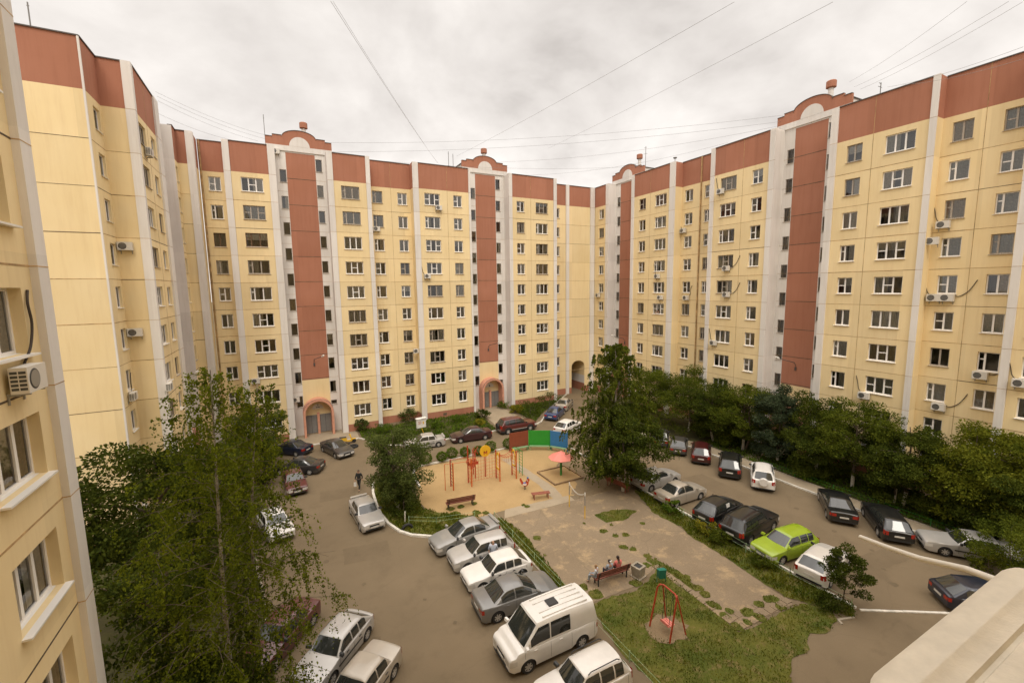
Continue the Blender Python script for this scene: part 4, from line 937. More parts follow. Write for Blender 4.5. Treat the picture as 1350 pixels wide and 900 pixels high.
sheet('path', [(21.9, 45.75), (26.6, 45.75), (26.5, 49), (26.4, 55.4), (22.6, 55.4), (22.3, 49)], .02, 'flag', .0, 6)
sheet('pavement', [(-1, 51.6), (6.6, 51.2), (6.8, 55.4), (-1, 55.4)], .03, 'flag')
sheet('pavement', [(36.9, 2), (36.9, 29.6), (34.6, 38.3), (36.0, 39), (38.4, 31), (38.4, 2)], .02, 'flag', .0, 7)
sheet('path', [(38.4, 26.6), (43.9, 26.3), (43.9, 24.6), (38.4, 25.2)], .026, 'flag', .0, 8)
sheet('bed', [(38.4, 2), (38.4, 31), (36.6, 37.2), (38.5, 52), (43.9, 52), (43.9, 2)], .014, 'bed', .12, 9)
BEDA = [(7.6, 48.9), (9, 47.2), (12.4, 45.9), (21.4, 45.75), (21.8, 49), (22.0, 53.9), (6.9, 53.9), (6.9, 50.6)]
sheet('bed', BEDA, .016, 'bed', .05, 10)
BEDR = [(27.0, 46.2), (29.6, 48.9), (34, 52.5), (38.0, 55.5), (34.5, 53.95), (27.0, 53.9)]
sheet('bed', BEDR, .016, 'bed', .05, 11)
BEDL = [(-5, 15.5), (-1.8, 15.5), (-1.9, 25), (-3.2, 34), (-3.4, 43), (-3.8, 53.5), (-7.5, 53.5), (-9.6, 36.3), (-15, 36.2), (-15, 15.2)]
sheet('bed', BEDL, .016, 'bed', .1, 12)
G1 = [(13.2, 17.1), (14.5, 17.2), (16.2, 16.9), (17.5, 17.2), (18.9, 17.8), (18.75, 16.4), (18.5, 12.25), (22.7, 12.1), (24.3, 11.3), (23.5, 10.5), (22.5, 10.2), (21.4, 10.6), (20.1, 10.0), (19.2, 10.2), (18.0, 9.5), (16.6, 9.6), (15, 8), (12.9, 7.5), (12.75, 14)]
G2 = [(25.1, 25.8), (24.6, 26.0), (24.0, 24.4), (23.3, 22.6), (23.6, 20.4), (23.2, 19.4), (23.2, 16.5), (22.9, 12.6), (23.9, 11.3), (24.3, 10.2), (25.1, 10.45), (25.12, 18)]
G3 = [(12.5, 27.7), (13.1, 27.3), (13.5, 25), (13.3, 22.2), (13.15, 20.2), (12.9, 18), (12.5, 18), (12.45, 22)]
G4 = [(5.75, 37.3), (5.55, 35), (5.5, 32.7), (5.85, 30.4), (6.4, 29), (7.9, 27.6), (12.3, 26.9), (12.4, 27.9), (11.2, 28.8), (10.4, 29.6), (9.3, 30.5), (8.5, 31.5), (8.4, 34.5), (8.9, 37.3), (8.0, 39.3), (6.5, 39)]
G5 = [(19.3, 24.5), (19.45, 23.2), (20.9, 22.85), (22.5, 23.5), (21.4, 24.3), (20.2, 24.5)]
G6 = [(18.75, 18.3), (19.35, 18.6), (19.6, 17.0), (19.45, 15.4), (19.0, 15.5), (19.1, 17)]
def blob(cx, cy, r, n=9, seed=0):
    q = random.Random(seed); return [(cx+r*(.7+.5*q.random())*math.cos(2*PI*i/n), cy+r*(.7+.5*q.random())*math.sin(2*PI*i/n)) for i in range(n)]
SMALL = [blob(*G(u, v)[:2], r, seed=i) for i, (u, v, r) in enumerate([(795, 700, .28), (806, 692, .15), (811, 706, .22), (825, 705, .27), (822, 721, .3), (835, 724, .24), (847, 690, .2), (853, 733, .28), (857, 738, .28), (862, 741, .25), (865, 746, .3), (852, 745, .28), (708, 709, .3), (769, 774, .32), (786, 784, .45), (838, 769, .35), (704, 735, .12), (718, 732, .12), (876, 750, .4), (893, 760, .3), (930, 784, .3), (945, 800, .3), (985, 807, .35), (1000, 797, .3), (1020, 790, .3), (995, 812, .25), (985, 820, .22), (1012, 790, .25), (955, 812, .3), (938, 797, .28), (920, 775, .3), (972, 826, .32), (1030, 800, .3), (1003, 815, .28), (905, 762, .3), (962, 806, .22), (770, 690, .12), (695, 668, .22), (625, 664, .25), (690, 666, .2), (594, 671, .35), (608, 668, .3), (600, 678, .45), (628, 676, .4), (1060, 800, .3), (640, 676, .3)])]
mb = MB()
for i, g_ in enumerate((G1, G2, G3, G4, G5, G6)): poly_mb(g_, .0235+.0007*i, .09, .3, 20+i, mb)
for i, g_ in enumerate(SMALL): poly_mb(g_, .0290+.0005*i, .03, .15, 40+i, mb)
struct('turf', mb, 'turf')
sheet('soil', blob(15.7, 14.1, 1.05, 14, 3), .034, 'soil', .09, 13); 
# worn asphalt: darker repair patches, oil drips
M['patch'] = ground_mat('road_patch', (.155, .116, .07), (.178, .133, .081), (.138, .104, .063), .6, fine=34., fa=.2)
M['stain'] = ground_mat('oil_stain', (.138, .104, .063), (.16, .12, .073), (.122, .092, .056), .9, fine=20., fa=.2)
mb = MB()
for i, p in enumerate([[(2.2, 27.2), (5.0, 26.8), (5.1, 28.6), (2.3, 29.0)], [(30.0, 21.2), (32.0, 21.0), (32.2, 25.6), (30.1, 25.8)], [(12.0, 41.2), (18.5, 41.0), (18.6, 42.2), (12.1, 42.4)], [(28.6, 11.6), (33.2, 11.0), (33.3, 12.3), (28.7, 12.9)], [(1.5, 36.6), (4.2, 36.4), (4.3, 38.2), (1.6, 38.5)]]): poly_mb(p, .006, .05, .3, 300+i, mb)
struct('road_patch', mb, 'patch')
mb = MB()
for i, (u, v, r_s) in enumerate([(495, 845, .32), (510, 862, .22), (610, 738, .2), (640, 765, .2), (1178, 770, .24), (1165, 750, .12), (560, 790, .12), (668, 870, .22), (430, 740, .2), (505, 700, .13), (930, 640, .18), (1050, 670, .2), (1010, 690, .16), (1100, 700, .18), (680, 590, .15), (620, 598, .16),  (470, 690, .15), (600, 820, .12), (480, 770, .15), (1150, 725, .14)]): poly_mb(blob(*G(u, v)[:2], r_s, 10, 700+i), .009, .02, .15, 400+i, mb)
struct('oil_stain', mb, 'stain')
# stone slabs edging the court
mb = MB(); r_ = random.Random(5)
for i in range(11):
    y = 18.0-i*.52; mb.box(18.62+r_.uniform(-.03, .03), 19.0, y-.46, y, .0, .034+r_.uniform(0, .012))
for i in range(9):
    x = 18.7+i*.47; mb.box(x, x+.43, 12.3+r_.uniform(-.02, .02), 12.66, .0, .034+r_.uniform(0, .012))
for i in range(8):
    x = 18.9+i*.47; mb.box(x, x+.42, 12.9, 13.2, .0, .033+r_.uniform(0, .01))
struct('paving_slabs', mb, 'court')

def kerb(pts, h=.12, w=.16, m='kerbwhite', name='kerb', closed=False):
    mb = MB(); r_ = random.Random(len(pts)+int(pts[0][0]*10)); d = 0
    P2 = [Vector((p[0], p[1], 0)) for p in pts]
    for a, b in zip(P2[:-1], P2[1:]):
        L = (b-a).length; n = max(1, round(L/1.0)); t = (b-a)/n; nn = Vector((-t.y, t.x, 0)).normalized()*w/2
        for i in range(n):
            p, q = a+t*i+t*.008, a+t*(i+1)-t*.008; hh = h+r_.uniform(-.012, .012); o = nn*r_.uniform(-.08, .08)
            mb.hexa([p-nn+o-Vector((0, 0, .05)), q-nn+o-Vector((0, 0, .05)), q+nn+o-Vector((0, 0, .05)), p+nn+o-Vector((0, 0, .05)), p-nn*.9+o+Vector((0, 0, hh)), q-nn*.9+o+Vector((0, 0, hh)), q+nn*.9+o+Vector((0, 0, hh)), p+nn*.9+o+Vector((0, 0, hh))])
    return struct(name, mb, m)
kerb([(36.75, 2.5), (36.75, 29.5), (36.0, 33.6), (34.3, 38.2), (34.2, 42)])
kerb([(25.25, 10.45), (25.25, 27.5), (25.6, 36.5), (25.3, 38.6), (23.6, 39.7), (20.4, 39.85), (11.2, 39.75), (10.1, 39.55)])
kerb([(25.3, 10.3), (28.9, 8.1), (31.5, 6.2)], h=.05, w=.14)
cv = [(5.85, 38.2), (5.5, 36.2), (5.36, 33.8), (5.4, 32.2), (5.62, 30.6), (6.05, 29.3), (6.75, 28.3), (7.9, 27.45), (9.1, 27.0)]
kerb(cv, .13, .2)
kerb([(10.05, 40.3), (9.3, 37.6), (9.2, 35.3)], .12, .2, 'whitepaint')
kerb([(7.2, 49.2), (8.6, 47.2), (10.5, 46.1), (13.5, 45.62), (21.6, 45.55)])
kerb([(26.6, 45.3), (27.7, 45.9), (29.6, 48.0), (32, 50.6), (38.4, 56)])
kerb([(-1.0, 51.45), (6.5, 51.0), (7.0, 50.2)])
kerb([(12.45, 17.6), (12.45, 27.3)], .06, .12, 'concrete')
kerb([(38.4, 3), (38.4, 31)], .06, .1, 'concrete')
kerb([(-1.85, 15.5), (-1.9, 25), (-3.2, 34), (-3.4, 43), (-3.8, 51)], .1, .14, 'concrete')
kerb([(24.45, 10.15), (23.55, 10.45), (23.4, 10.2)], .07, .12, 'concrete')

# ------------------------------------------------------------------ leaves, grass, trees
def leaf_mesh(name, pos, dirs, size, m, seed=0, asp=.62):
    """one small rhombic blade per position; dirs = tip direction"""
    rs = np.random.RandomState(seed); N = len(pos)
    t = dirs/np.maximum(np.linalg.norm(dirs, axis=1), 1e-6)[:, None]; r_ = rs.normal(size=(N, 3)); b = np.cross(t, r_); b /= np.maximum(np.linalg.norm(b, axis=1), 1e-6)[:, None]
    s = (size*rs.uniform(.65, 1.3, N))[:, None]
    v = np.empty((N, 4, 3)); v[:, 0] = pos-t*s*.5; v[:, 1] = pos+b*s*asp*.5+t*s*.05; v[:, 2] = pos+t*s*.5; v[:, 3] = pos-b*s*asp*.5+t*s*.05
    me = bpy.data.meshes.new(name); me.vertices.add(N*4); me.vertices.foreach_set('co', v.reshape(-1)); me.loops.add(N*4); me.loops.foreach_set('vertex_index', np.arange(N*4, dtype=np.int32))
    me.polygons.add(N); me.polygons.foreach_set('loop_start', np.arange(0, N*4, 4, dtype=np.int32)); me.polygons.foreach_set('loop_total', np.full(N, 4, dtype=np.int32))
    me.update(calc_edges=True); me.materials.append(M[m]); return me
def inside(pt, poly):
    x, y = pt[:, 0], pt[:, 1]; c = np.zeros(len(pt), bool); n = len(poly)
    for i in range(n):
        x0, y0 = poly[i]; x1, y1 = poly[i-1]
        c ^= ((y0 > y) != (y1 > y)) & (x < (x1-x0)*(y-y0)/((y1-y0) if abs(y1-y0) > 1e-9 else 1e-9)+x0)
    return c
def grass(polys, dens, h, seed, m='grass', holes=()):
    rs = np.random.RandomState(seed); out = []
    for p in polys:
        a = np.array(p); lo, hi = a.min(0)-.08, a.max(0)+.08; n = int((hi[0]-lo[0])*(hi[1]-lo[1])*dens); q = rs.uniform(lo, hi, (n, 2)); q = q[inside(q, p)]
        # thin, uneven growth
        f = np.sin(q[:, 0]*2.1+np.sin(q[:, 1]*1.7)*1.5)*np.sin(q[:, 1]*2.6+np.cos(q[:, 0]*1.3)*1.4); q = q[rs.uniform(0, 1, len(q)) < .62+.38*f]
        for hx, hy, hr in holes: q = q[np.hypot(q[:, 0]-hx, q[:, 1]-hy) > hr*rs.uniform(.8, 1.15, len(q))]
        out.append(q)
    q = np.concatenate(out); N = len(q); hh = h*rs.uniform(.5, 1.5, N); d = np.stack([rs.normal(0, .55, N), rs.normal(0, .55, N), np.ones(N)], 1)
    pos = np.stack([q[:, 0], q[:, 1], .02+hh*.45], 1)
    o = link('grass', leaf_mesh('grass', pos, d, hh, m, seed, .30)); o['kind'] = 'stuff'; return o
o = grass([G1, G5, G6]+SMALL, 420, .085, 1, holes=[(15.7, 14.1, .95), (16.9, 13.6, .4)]); tag(o, 'short patchy lawn round the swing and between the slabs', 'grass')
o = grass([G2, G3, G4], 330, .17, 2); tag(o, 'longer weedy grass along the parked cars and kerbs', 'grass')
o = grass([BEDA, BEDR, [(38.5, 2), (38.5, 31), (43.8, 31), (43.8, 2)]], 150, .22, 3, 'lf_bush'); tag(o, 'lush ground cover in the beds below the walls', 'ground cover')

def trunk_part(root, pts, rad, m, lime=0., nm='trunk', limbs=()):
    mb = MB()
    if lime:
        cut = [p for p in pts]; mb.tube(pts, rad, 9, 0)
        mb.tube([pts[0], (pts[0][0]+(pts[1][0]-pts[0][0])*lime/max(pts[1][2], .1), pts[0][1]+(pts[1][1]-pts[0][1])*lime/max(pts[1][2], .1), lime)], [rad[0]*1.06, rad[0]*1.0], 9, 1)
    else: mb.tube(pts, rad, 9, 0)
    for p, r_ in limbs: mb.tube(p, r_, 6, 2)
    return mb.build(nm, [m, 'limewash', 'bark' if rnd.random() < 2 else m], root, smooth=60)
def broad_tree(name, label, xy, h, cw, seed, leaf='lf_mid', size=.16, n=7000, base=.28, lime=1.0, stems=1, group=None, cat='tree', squash=1., spread=1., droop=-.15, low=0., rtr=.13):
    """limbs carrying leaf clumps of uneven size; h height, cw crown width"""
    rs = np.random.RandomState(seed); q = random.Random(seed)
    root = thing(name, label, cat, (xy[0], xy[1], 0), 0, group)
    limbs = []; cl = []
    cz0 = h*base; hc = h-cz0
    nl = 9 if h > 3.5 else 6
    for st in range(stems):
        ox, oy = (0, 0) if stems == 1 else (q.uniform(-.5, .5), q.uniform(-.5, .5))
        pts = [(ox*.5, oy*.5, 0)]; k = 6
        for i in range(1, k): z = h*.88*i/(k-1); pts.append((ox+q.uniform(-.05, .05)*h*.35, oy+q.uniform(-.05, .05)*h*.35, z))
        limbs.append((pts, [rtr*(1-.8*i/(k-1)) for i in range(k)]))
        for i in range(nl):
            z = cz0*.8+hc*.75*q.random()**.9; a = 2*PI*(i+q.random())/nl+st; t = (z-cz0*.8)/(hc)
            r_ = cw/2*math.sqrt(max(.1, 1-abs((t-.36)/.75)**2))*q.uniform(.6, 1.0)
            e = (ox+r_*math.cos(a), oy+r_*math.sin(a), z+hc*q.uniform(.08, .22)); mid = (ox+r_*.5*math.cos(a+.15), oy+r_*.5*math.sin(a+.15), z+hc*.10)
            limbs.append(([(ox, oy, z*.92), mid, e], [rtr*.45, rtr*.28, rtr*.1])); cl.append((e, q.uniform(.75, 1.15))); cl.append((mid, q.uniform(.6, .9)))
    for i in range(int(26*spread)):   # further clumps over the crown's volume, a few sticking out of its outline
        u = rs.normal(size=3); u /= np.linalg.norm(u); rr_ = rs.uniform(.35, 1.08)**.6
        t = (u[2]*rr_+1)/2; wz = cw/2*(1-.35*max(0, t-.45)/.55)
        cl.append(((u[0]*rr_*wz, u[1]*rr_*wz, cz0+hc*(.08+.86*t)), rs.uniform(.45, 1.05)))
    if low:
        for i in range(10): a = rs.uniform(0, 2*PI); cl.append(((cw*.42*math.cos(a)*rs.uniform(.5, 1), cw*.42*math.sin(a)*rs.uniform(.5, 1), h*rs.uniform(.06, base+.1)), rs.uniform(.5, .9)))
    w = np.array([c[1]**2 for c in cl]); cnt = np.maximum(12, (n*w/w.sum())).astype(int); P_, D_ = [], []
    for (c, s), k in zip(cl, cnt):
        rad = cw*.145*s; g_ = rs.normal(size=(k, 3)); g_ /= np.linalg.norm(g_, axis=1)[:, None]; rr_ = rs.uniform(.15, 1, k)**.55
        p = np.array(c)+g_*(rr_*rad)[:, None]*np.array([1.15, 1.15, .72*squash]); P_.append(p); d = g_+rs.normal(0, .5, (k, 3)); d[:, 2] += droop; D_.append(d)
    P_ = np.concatenate(P_); D_ = np.concatenate(D_); ok = P_[:, 2] > .12
    link('crown', leaf_mesh('crown', P_[ok], D_[ok], size, leaf, seed), root)
    trunk_part(root, limbs[0][0], limbs[0][1], 'bark', lime, limbs=limbs[1:])
    return root
def birch(label, xy, h, cw, seed, n_br=60, size=.07, leaf='lf_birch', twigs=14, per=22, base=.12, hang=1.2, lean=(0, 0), rtr=.14, group=None, top=1.0, gaps=.0):
    """white trunk, arching boughs and hanging strings of small leaves"""
    rs = np.random.RandomState(seed); q = random.Random(seed); root = thing('birch_tree', label, 'birch tree', (xy[0], xy[1], 0), 0, group)
    tp = [(lean[0]*t*t+.06*math.sin(5*t+seed), lean[1]*t*t+.06*math.cos(4*t), h*t) for t in np.linspace(0, 1, 12)]
    limbs = []; P_, D_ = [], []
    at = lambda t: np.array([np.interp(t, np.linspace(0, 1, 12), [p[i] for p in tp]) for i in range(3)])
    for i in range(n_br):
        t = base+(.985-base)*((i+.5)/n_br)**.85; a = i*2.39996+q.uniform(-.4, .4)
        prof = (.38+.62*min(1, (t-base)/.22))*(1-t)**.62 if t < .999 else .1
        L = cw/2*prof*1.25*q.uniform(.65, 1.15)+.25
        up = .75 if t > .6 else .45
        p0 = at(t); pts = []
        for k in range(7):
            s = k/6; rad = L*s; z = up*L*s*(1-.55*s)-(.28*L*s**3 if t < .75 else 0); pts.append(p0+np.array([rad*math.cos(a+.25*s*q.uniform(-1, 1)), rad*math.sin(a+.25*s*q.uniform(-1, 1)), z]))
        limbs.append(([tuple(p) for p in pts], list(np.linspace(max(.010, rtr*.20*(1-t)+.006), .004, 7))))
        if q.random() < gaps: continue
        m = max(3, int(twigs*(.35+.65*L/(cw/2))))
        for j in range(m):
            s = q.uniform(.06, 1.0)**.85; k = min(5, int(s*6)); f = s*6-k; b = pts[k]*(1-f)+pts[k+1]*f if k < 6 else pts[6]
            hl = hang*q.uniform(.3, 1.0)*(.35+.65*(1-t)) ; out = np.array([math.cos(a), math.sin(a), 0])*q.uniform(-.1, .4)*hl+rs.normal(0, .12*hl, 3)
            nn = max(4, int(per*hl/hang)+3); ss = rs.uniform(0, 1, nn)
            up0 = .25*hl if t > .8 else .08*hl
            p = b+out*ss[:, None]+np.stack([np.zeros(nn), np.zeros(nn), up0*np.sin(ss*PI)-hl*ss**1.4], 1)+rs.normal(0, .035, (nn, 3)); P_.append(p)
            d = rs.normal(0, .55, (nn, 3)); d[:, 2] -= .8; D_.append(d)
    P_ = np.concatenate(P_); ok = P_[:, 2] > .15
    link('crown', leaf_mesh('crown', P_[ok], np.concatenate(D_)[ok], size, leaf, seed, .7), root)
    trunk_part(root, tp, list(np.linspace(rtr, .015, 12)), 'bark_birch', 0, limbs=limbs)
    return root
# near left
birch('shorter leaning birch stem with a second tip, close beside the tall weeping birch', (-1.75, 17.2), 13.7, 4.8, 8, n_br=56, size=.088, twigs=20, per=26, hang=1.3, base=.3, rtr=.08, lean=(.75, -.3))
birch('tall weeping birch in the lower left foreground with bare white trunk showing', (-2.45, 16.6), 14.3, 7.9, 3, n_br=118, size=.085, twigs=27, per=32, hang=1.9, base=.08, rtr=.11, gaps=.0, lean=(.15, .2))
TG = 'trees under the left wing'
broad_tree('maple_tree', 'big dark maple between the nearest wall and the blank gable, left of the birch', (-6.2, 26.6), 10.0, 8.4, 21, 'lf_dark', .17, 30000, .18, 0, group=TG, rtr=.2)
broad_tree('maple_tree', 'dark tree standing directly at the foot of the nearest pilaster, behind the birch', (-4.6, 19.0), 7.6, 5.8, 22, 'lf_dark', .16, 16000, .15, 0, group=TG, low=1)
broad_tree('maple_tree', 'dark tree between the birch trunk and the narrow windows of the left wing', (-5.6, 31.5), 8.4, 6.0, 23, 'lf_dark', .18, 16000, .15, 0, group=TG, low=1)
broad_tree('maple_tree', 'shaggy low tree below the birch at the bottom edge', (-3.1, 15.2), 5.2, 4.2, 24, 'lf_dark', .13, 16000, .12, 0, group=TG, low=1)
broad_tree('ash_tree', 'mid green tree behind the birch next to the wine-red car', (-4.4, 37.0), 6.8, 4.8, 25, 'lf_mid', .17, 11000, .15, 0, group=TG, low=1)
broad_tree('willow_tree', 'grey-green feathery tree beside the entrance, right of the birch top', (-3.0, 47.2), 6.6, 4.6, 26, 'lf_grey', .18, 10000, .15, 0, low=1, droop=-.5)
broad_tree('maple_tree', 'dark tree right under the right-hand boughs of the birch, above the black cars', (-3.6, 42.3), 5.2, 4.0, 27, 'lf_dark', .17, 10000, .12, 0, group=TG, low=1)
# island tree at the curved kerb
broad_tree('willow_tree', 'rounded willow standing in the grass inside the curved white kerb', (7.0, 32.6), 6.9, 4.3, 31, 'lf_grey', .125, 25000, .12, .8, stems=3, low=1, droop=-.4, squash=1.15)
broad_tree('bush', 'dark weedy bush round the stems of the rounded willow', (6.9, 31.3), 1.5, 2.2, 32, 'lf_dark', .12, 2500, .05, 0, cat='bush', low=1, rtr=.03)
# tall birch in the middle and the dark tree under it
birch('tall bushy birch in the middle of the courtyard, in front of the corner', (24.1, 28.0), 12.0, 8.9, 5, n_br=150, size=.15, twigs=32, per=26, hang=1.2, base=.08, leaf='lf_mid', rtr=.15)
broad_tree('linden_tree', 'dark low-branched tree in front of the tall middle birch, over the dark bench', (23.8, 26.5), 7.4, 6.5, 33, 'lf_dark', .145, 26000, .15, .9, low=0, squash=.8, droop=-.35)
# row along the right wing
RG = 'trees in the strip along the right wing'
row = [('ash_tree', 'first tree of the right row, just right of the middle birch', (39.6, 39.5), 7.21, 6.71, 41, 'lf_mid'), ('ash_tree', 'round tree of the right row behind the two old cars at the far kerb', (40.7, 34.4), 7.83, 7.51, 42, 'lf_mid'),
       ('maple_tree', 'pale-topped tree of the right row behind the wine-red crossover', (40.4, 30.6), 6.80, 5.91, 43, 'lf_dark'), ('maple_tree', 'bright green tree with two limewashed stems behind the black off-roader', (40.7, 27.6), 7.21, 6.17, 44, 'lf_mid'),
       ('spruce_like_tree', 'dark bluish narrow tree in front of the terracotta stair panel', (40.6, 24.0), 7.52, 4.43, 45, 'lf_blue'), ('maple_tree', 'broad dark tree right of the bluish narrow one', (40.5, 20.6), 7.31, 6.17, 46, 'lf_dark'),
       ('maple_tree', 'dense dark tree at the middle of the right row, behind the lone black saloon', (40.6, 17.8), 8.14, 6.17, 47, 'lf_mid'), ('maple_tree', 'dark tree right behind the black estate with tall red lights', (40.6, 14.4), 6.90, 5.63, 48, 'lf_dark'),
       ('walnut_tree', 'light green feathery tree of the right row near the edge', (40.9, 10.9), 7.42, 6.97, 49, 'lf_light'), ('walnut_tree', 'last light green tree of the right row, cut by the right edge', (41.2, 7.4), 7.83, 7.25, 50, 'lf_light'), ('maple_tree', 'dark low tree between the two light green feathery ones and the kerb', (39.6, 9.0), 5.15, 5.37, 51, 'lf_dark')]
for nm, lab, xy, h, cw, sd, lf in row:
    if nm == 'spruce_like_tree': nm = 'juniper_tree'
    broad_tree(nm, lab, xy, h, cw, sd, lf, .135 if lf != 'lf_light' else .15, 31000, .10, 1.1, group=RG, stems=2 if sd in (43, 44) else 1, squash=1.3 if lf == 'lf_blue' else .85, low=1, droop=-.2, spread=2.2)
broad_tree('small_tree', 'small dark tree at the tip of the weedy strip, in front of the white hatchback', (24.95, 10.9), 3.3, 2.3, 61, 'lf_dark', .085, 9000, .26, .0, rtr=.045)
broad_tree('bush', 'tall olive shrub at the right edge between the old silver saloon and the ledge', (35.5, 7.7), 3.3, 4.0, 62, 'lf_mid', .11, 11000, .05, 0, cat='bush', low=1, rtr=.05)
broad_tree('bush', 'thin shrub standing beside the dark blue hatchback', (34.4, 8.2), 2.0, 1.6, 63, 'lf_light', .10, 1200, .1, 0, cat='bush', low=1, rtr=.03)
# round clipped bushes between playground and drive
hp = [(561, 612), (582, 608), (595.7, 604), (613, 602), (630.6, 600), (646.5, 595), (669.5, 591)]
hl = ['leftmost clipped ball bush at the sand, nearest the kerb stones', 'second clipped ball bush from the kerb stones', 'third clipped ball bush, close to the second one', 'clipped ball bush left of the climbing frame tower', 'clipped ball bush just behind the climbing frame tower', 'clipped ball bush behind the yellow disc', 'clipped ball bush beside the brown play screen']
for i, (p, lab) in enumerate(zip(hp, hl)):
    x, y = G(*p); rs = np.random.RandomState(80+i); k = 1500; g_ = rs.normal(size=(k, 3)); g_ /= np.linalg.norm(g_, axis=1)[:, None]; r_ = rs.uniform(.45, 1.0, k)**.4; f = 1+.10*np.sin(g_[:, 0]*7+i)*np.cos(g_[:, 2]*6)
    root = thing('bush', lab, 'bush', (x, y-.1, 0), 0, 'clipped ball bushes along the sand'); sc = rs.uniform(.9, 1.1)
    pos = g_*(r_*f)[:, None]*np.array([.58, .58, .52])*sc+np.array([0, 0, .60*sc]); link('crown', leaf_mesh('crown', pos, g_+rs.normal(0, .5, (k, 3)), .10, 'lf_bush', 90+i), root)
    t = MB(); t.tube([(0, 0, 0), (.02, 0, .5)], [.04, .03], 6); t.build('trunk', 'bark', root)
# shrubs in the beds
sb = [((699, 548), 2.2, 3.6, 'lf_dark', 'big dark shrub by the blue saloon at the end of the flower bed'), ((725, 538), 2.4, 3.6, 'lf_dark', 'large shrub against the wall between the big dark shrub and the drive-through'), ((680, 544), 1.3, 2.0, 'lf_flower', 'yellow flowering bush right of the entrance path'), ((663, 538), 1.1, 1.8, 'lf_bush', 'low bright bush at the right side of the pink entrance'),
      ((636, 552), 1.4, 2.0, 'lf_dark', 'dark round bush left of the entrance path'), ((604, 556), 1.0, 1.7, 'lf_bush', 'bright bush in the middle of the left flower bed'), ((632, 560), .8, 1.5, 'lf_flower', 'low yellow flowers by the entrance path, left side'), ((576, 565), .9, 1.6, 'lf_bush', 'bush near the white notice box, right of it'),
      ((540, 556), 1.9, 2.4, 'lf_grey', 'grey-green shrub under the white pilaster left of the notice box'), ((505, 570), 1.2, 2.0, 'lf_bush', 'bush at the left end of the flower bed beside the scooter'), ((478, 568), 1.5, 1.6, 'lf_grey', 'pale shrub behind the scooter, against the plinth'),
      ((885, 675), .9, 1.4, 'lf_bush', 'weedy bush behind the beige small saloon'), ((932, 702), .8, 1.5, 'lf_flower', 'yellowish weed clump behind the small black crossover'), ((948, 715), .9, 1.4, 'lf_mid', 'weedy bush behind the big black off-roader'), ((1005, 745), .6, 1.4, 'lf_mid', 'weed clump in front of the lime green car'), ((1095, 800), .6, 1.8, 'lf_dark', 'dark weeds at the tip of the strip, below the small tree')]
for i, (p, h, w, lf, lab) in enumerate(sb):
    broad_tree('bush', lab, G(*p), h, w, 120+i, lf, .13 if h > 1.2 else .10, 1900, .06, 0, cat='bush', low=1, rtr=.03, group='shrubs and weed clumps')
# right-strip saplings with limewashed stems
for i, (p, lab) in enumerate([((927.5, 572), 'thin limewashed stem left of the two-stemmed tree'), ((1024, 609), 'thin leaning limewashed stem by the bluish tree'), ((1179, 663), 'limewashed stem nearest the old silver saloon')]):
    broad_tree('sapling', lab, G(*p), 3.4, 2.2, 150+i, 'lf_dark', .16, 1200, .45, 1.2, cat='sapling', rtr=.06, group='saplings in the right strip')

# ------------------------------------------------------------------ playground
PF = thing('climbing_frame', 'red and orange climbing frame with a yellow disc, nets and ladders', 'climbing frame', (13.5, 33.6, 0))
def wpart(nm, fn, mats, parent, smooth=None):
    mb = MB(); fn(mb); return mb.build(nm, mats, parent, True, smooth)
def post(x, y, h, m='orange', r=.055): wpart('post', lambda b: b.tube([(x, y, 0), (x, y, h)], r, 8), m, PF)
for x, y, h, m, r in ((10.95, 33.75, 2.3, 'orange', .03), (11.62, 34.25, 2.4, 'red', .055), (11.55, 33.4, 2.4, 'orange', .06), (13.2, 34.2, 3.35, 'red', .06), (13.15, 33.3, 2.5, 'orange', .06), (14.1, 34.75, 2.5, 'red', .055), (14.25, 35.6, 2.4, 'red', .05),
                      (15.0, 34.6, 2.35, 'red', .055), (15.72, 33.85, 2.6, 'red', .06), (15.7, 33.05, 2.6, 'orange', .06), (17.25, 33.75, 2.5, 'red', .055), (17.22, 32.85, 2.55, 'orange', .06)): post(x, y, h, m, r)
def rungs(b, p, q, z0, z1, n, r=.018):
    for i in range(n):
        z = z0+(z1-z0)*i/(n-1); b.tube([(p[0], p[1], z), (q[0], q[1], z)], r, 5)
wpart('ladder', lambda b: rungs(b, (11.62, 34.25), (11.55, 33.4), .3, 2.3, 8), 'trim', PF)
wpart('ladder', lambda b: rungs(b, (13.2, 34.2), (13.15, 33.3), .3, 2.3, 8), 'orange', PF)
def bars(b):
    b.tube([(10.95, 33.75, 2.3), (11.55, 33.4, 2.3)], .02, 5); b.tube([(11.62, 34.25, 2.35), (13.2, 34.2, 2.3)], .022, 5); b.tube([(11.55, 33.4, 2.35), (13.15, 33.3, 2.3)], .022, 5)
wpart('overhead_bars', bars, 'orange', PF)
def net(b):
    for i in range(10): x = 13.25+2.4*i/9; b.tube([(x, 33.95, .15), (x, 33.95, 2.15)], .011, 4)
    for i in range(8): z = .15+2.0*i/7; b.tube([(13.2, 33.95, z), (15.7, 33.95, z)], .011, 4)
wpart('climbing_net', net, 'orange', PF)
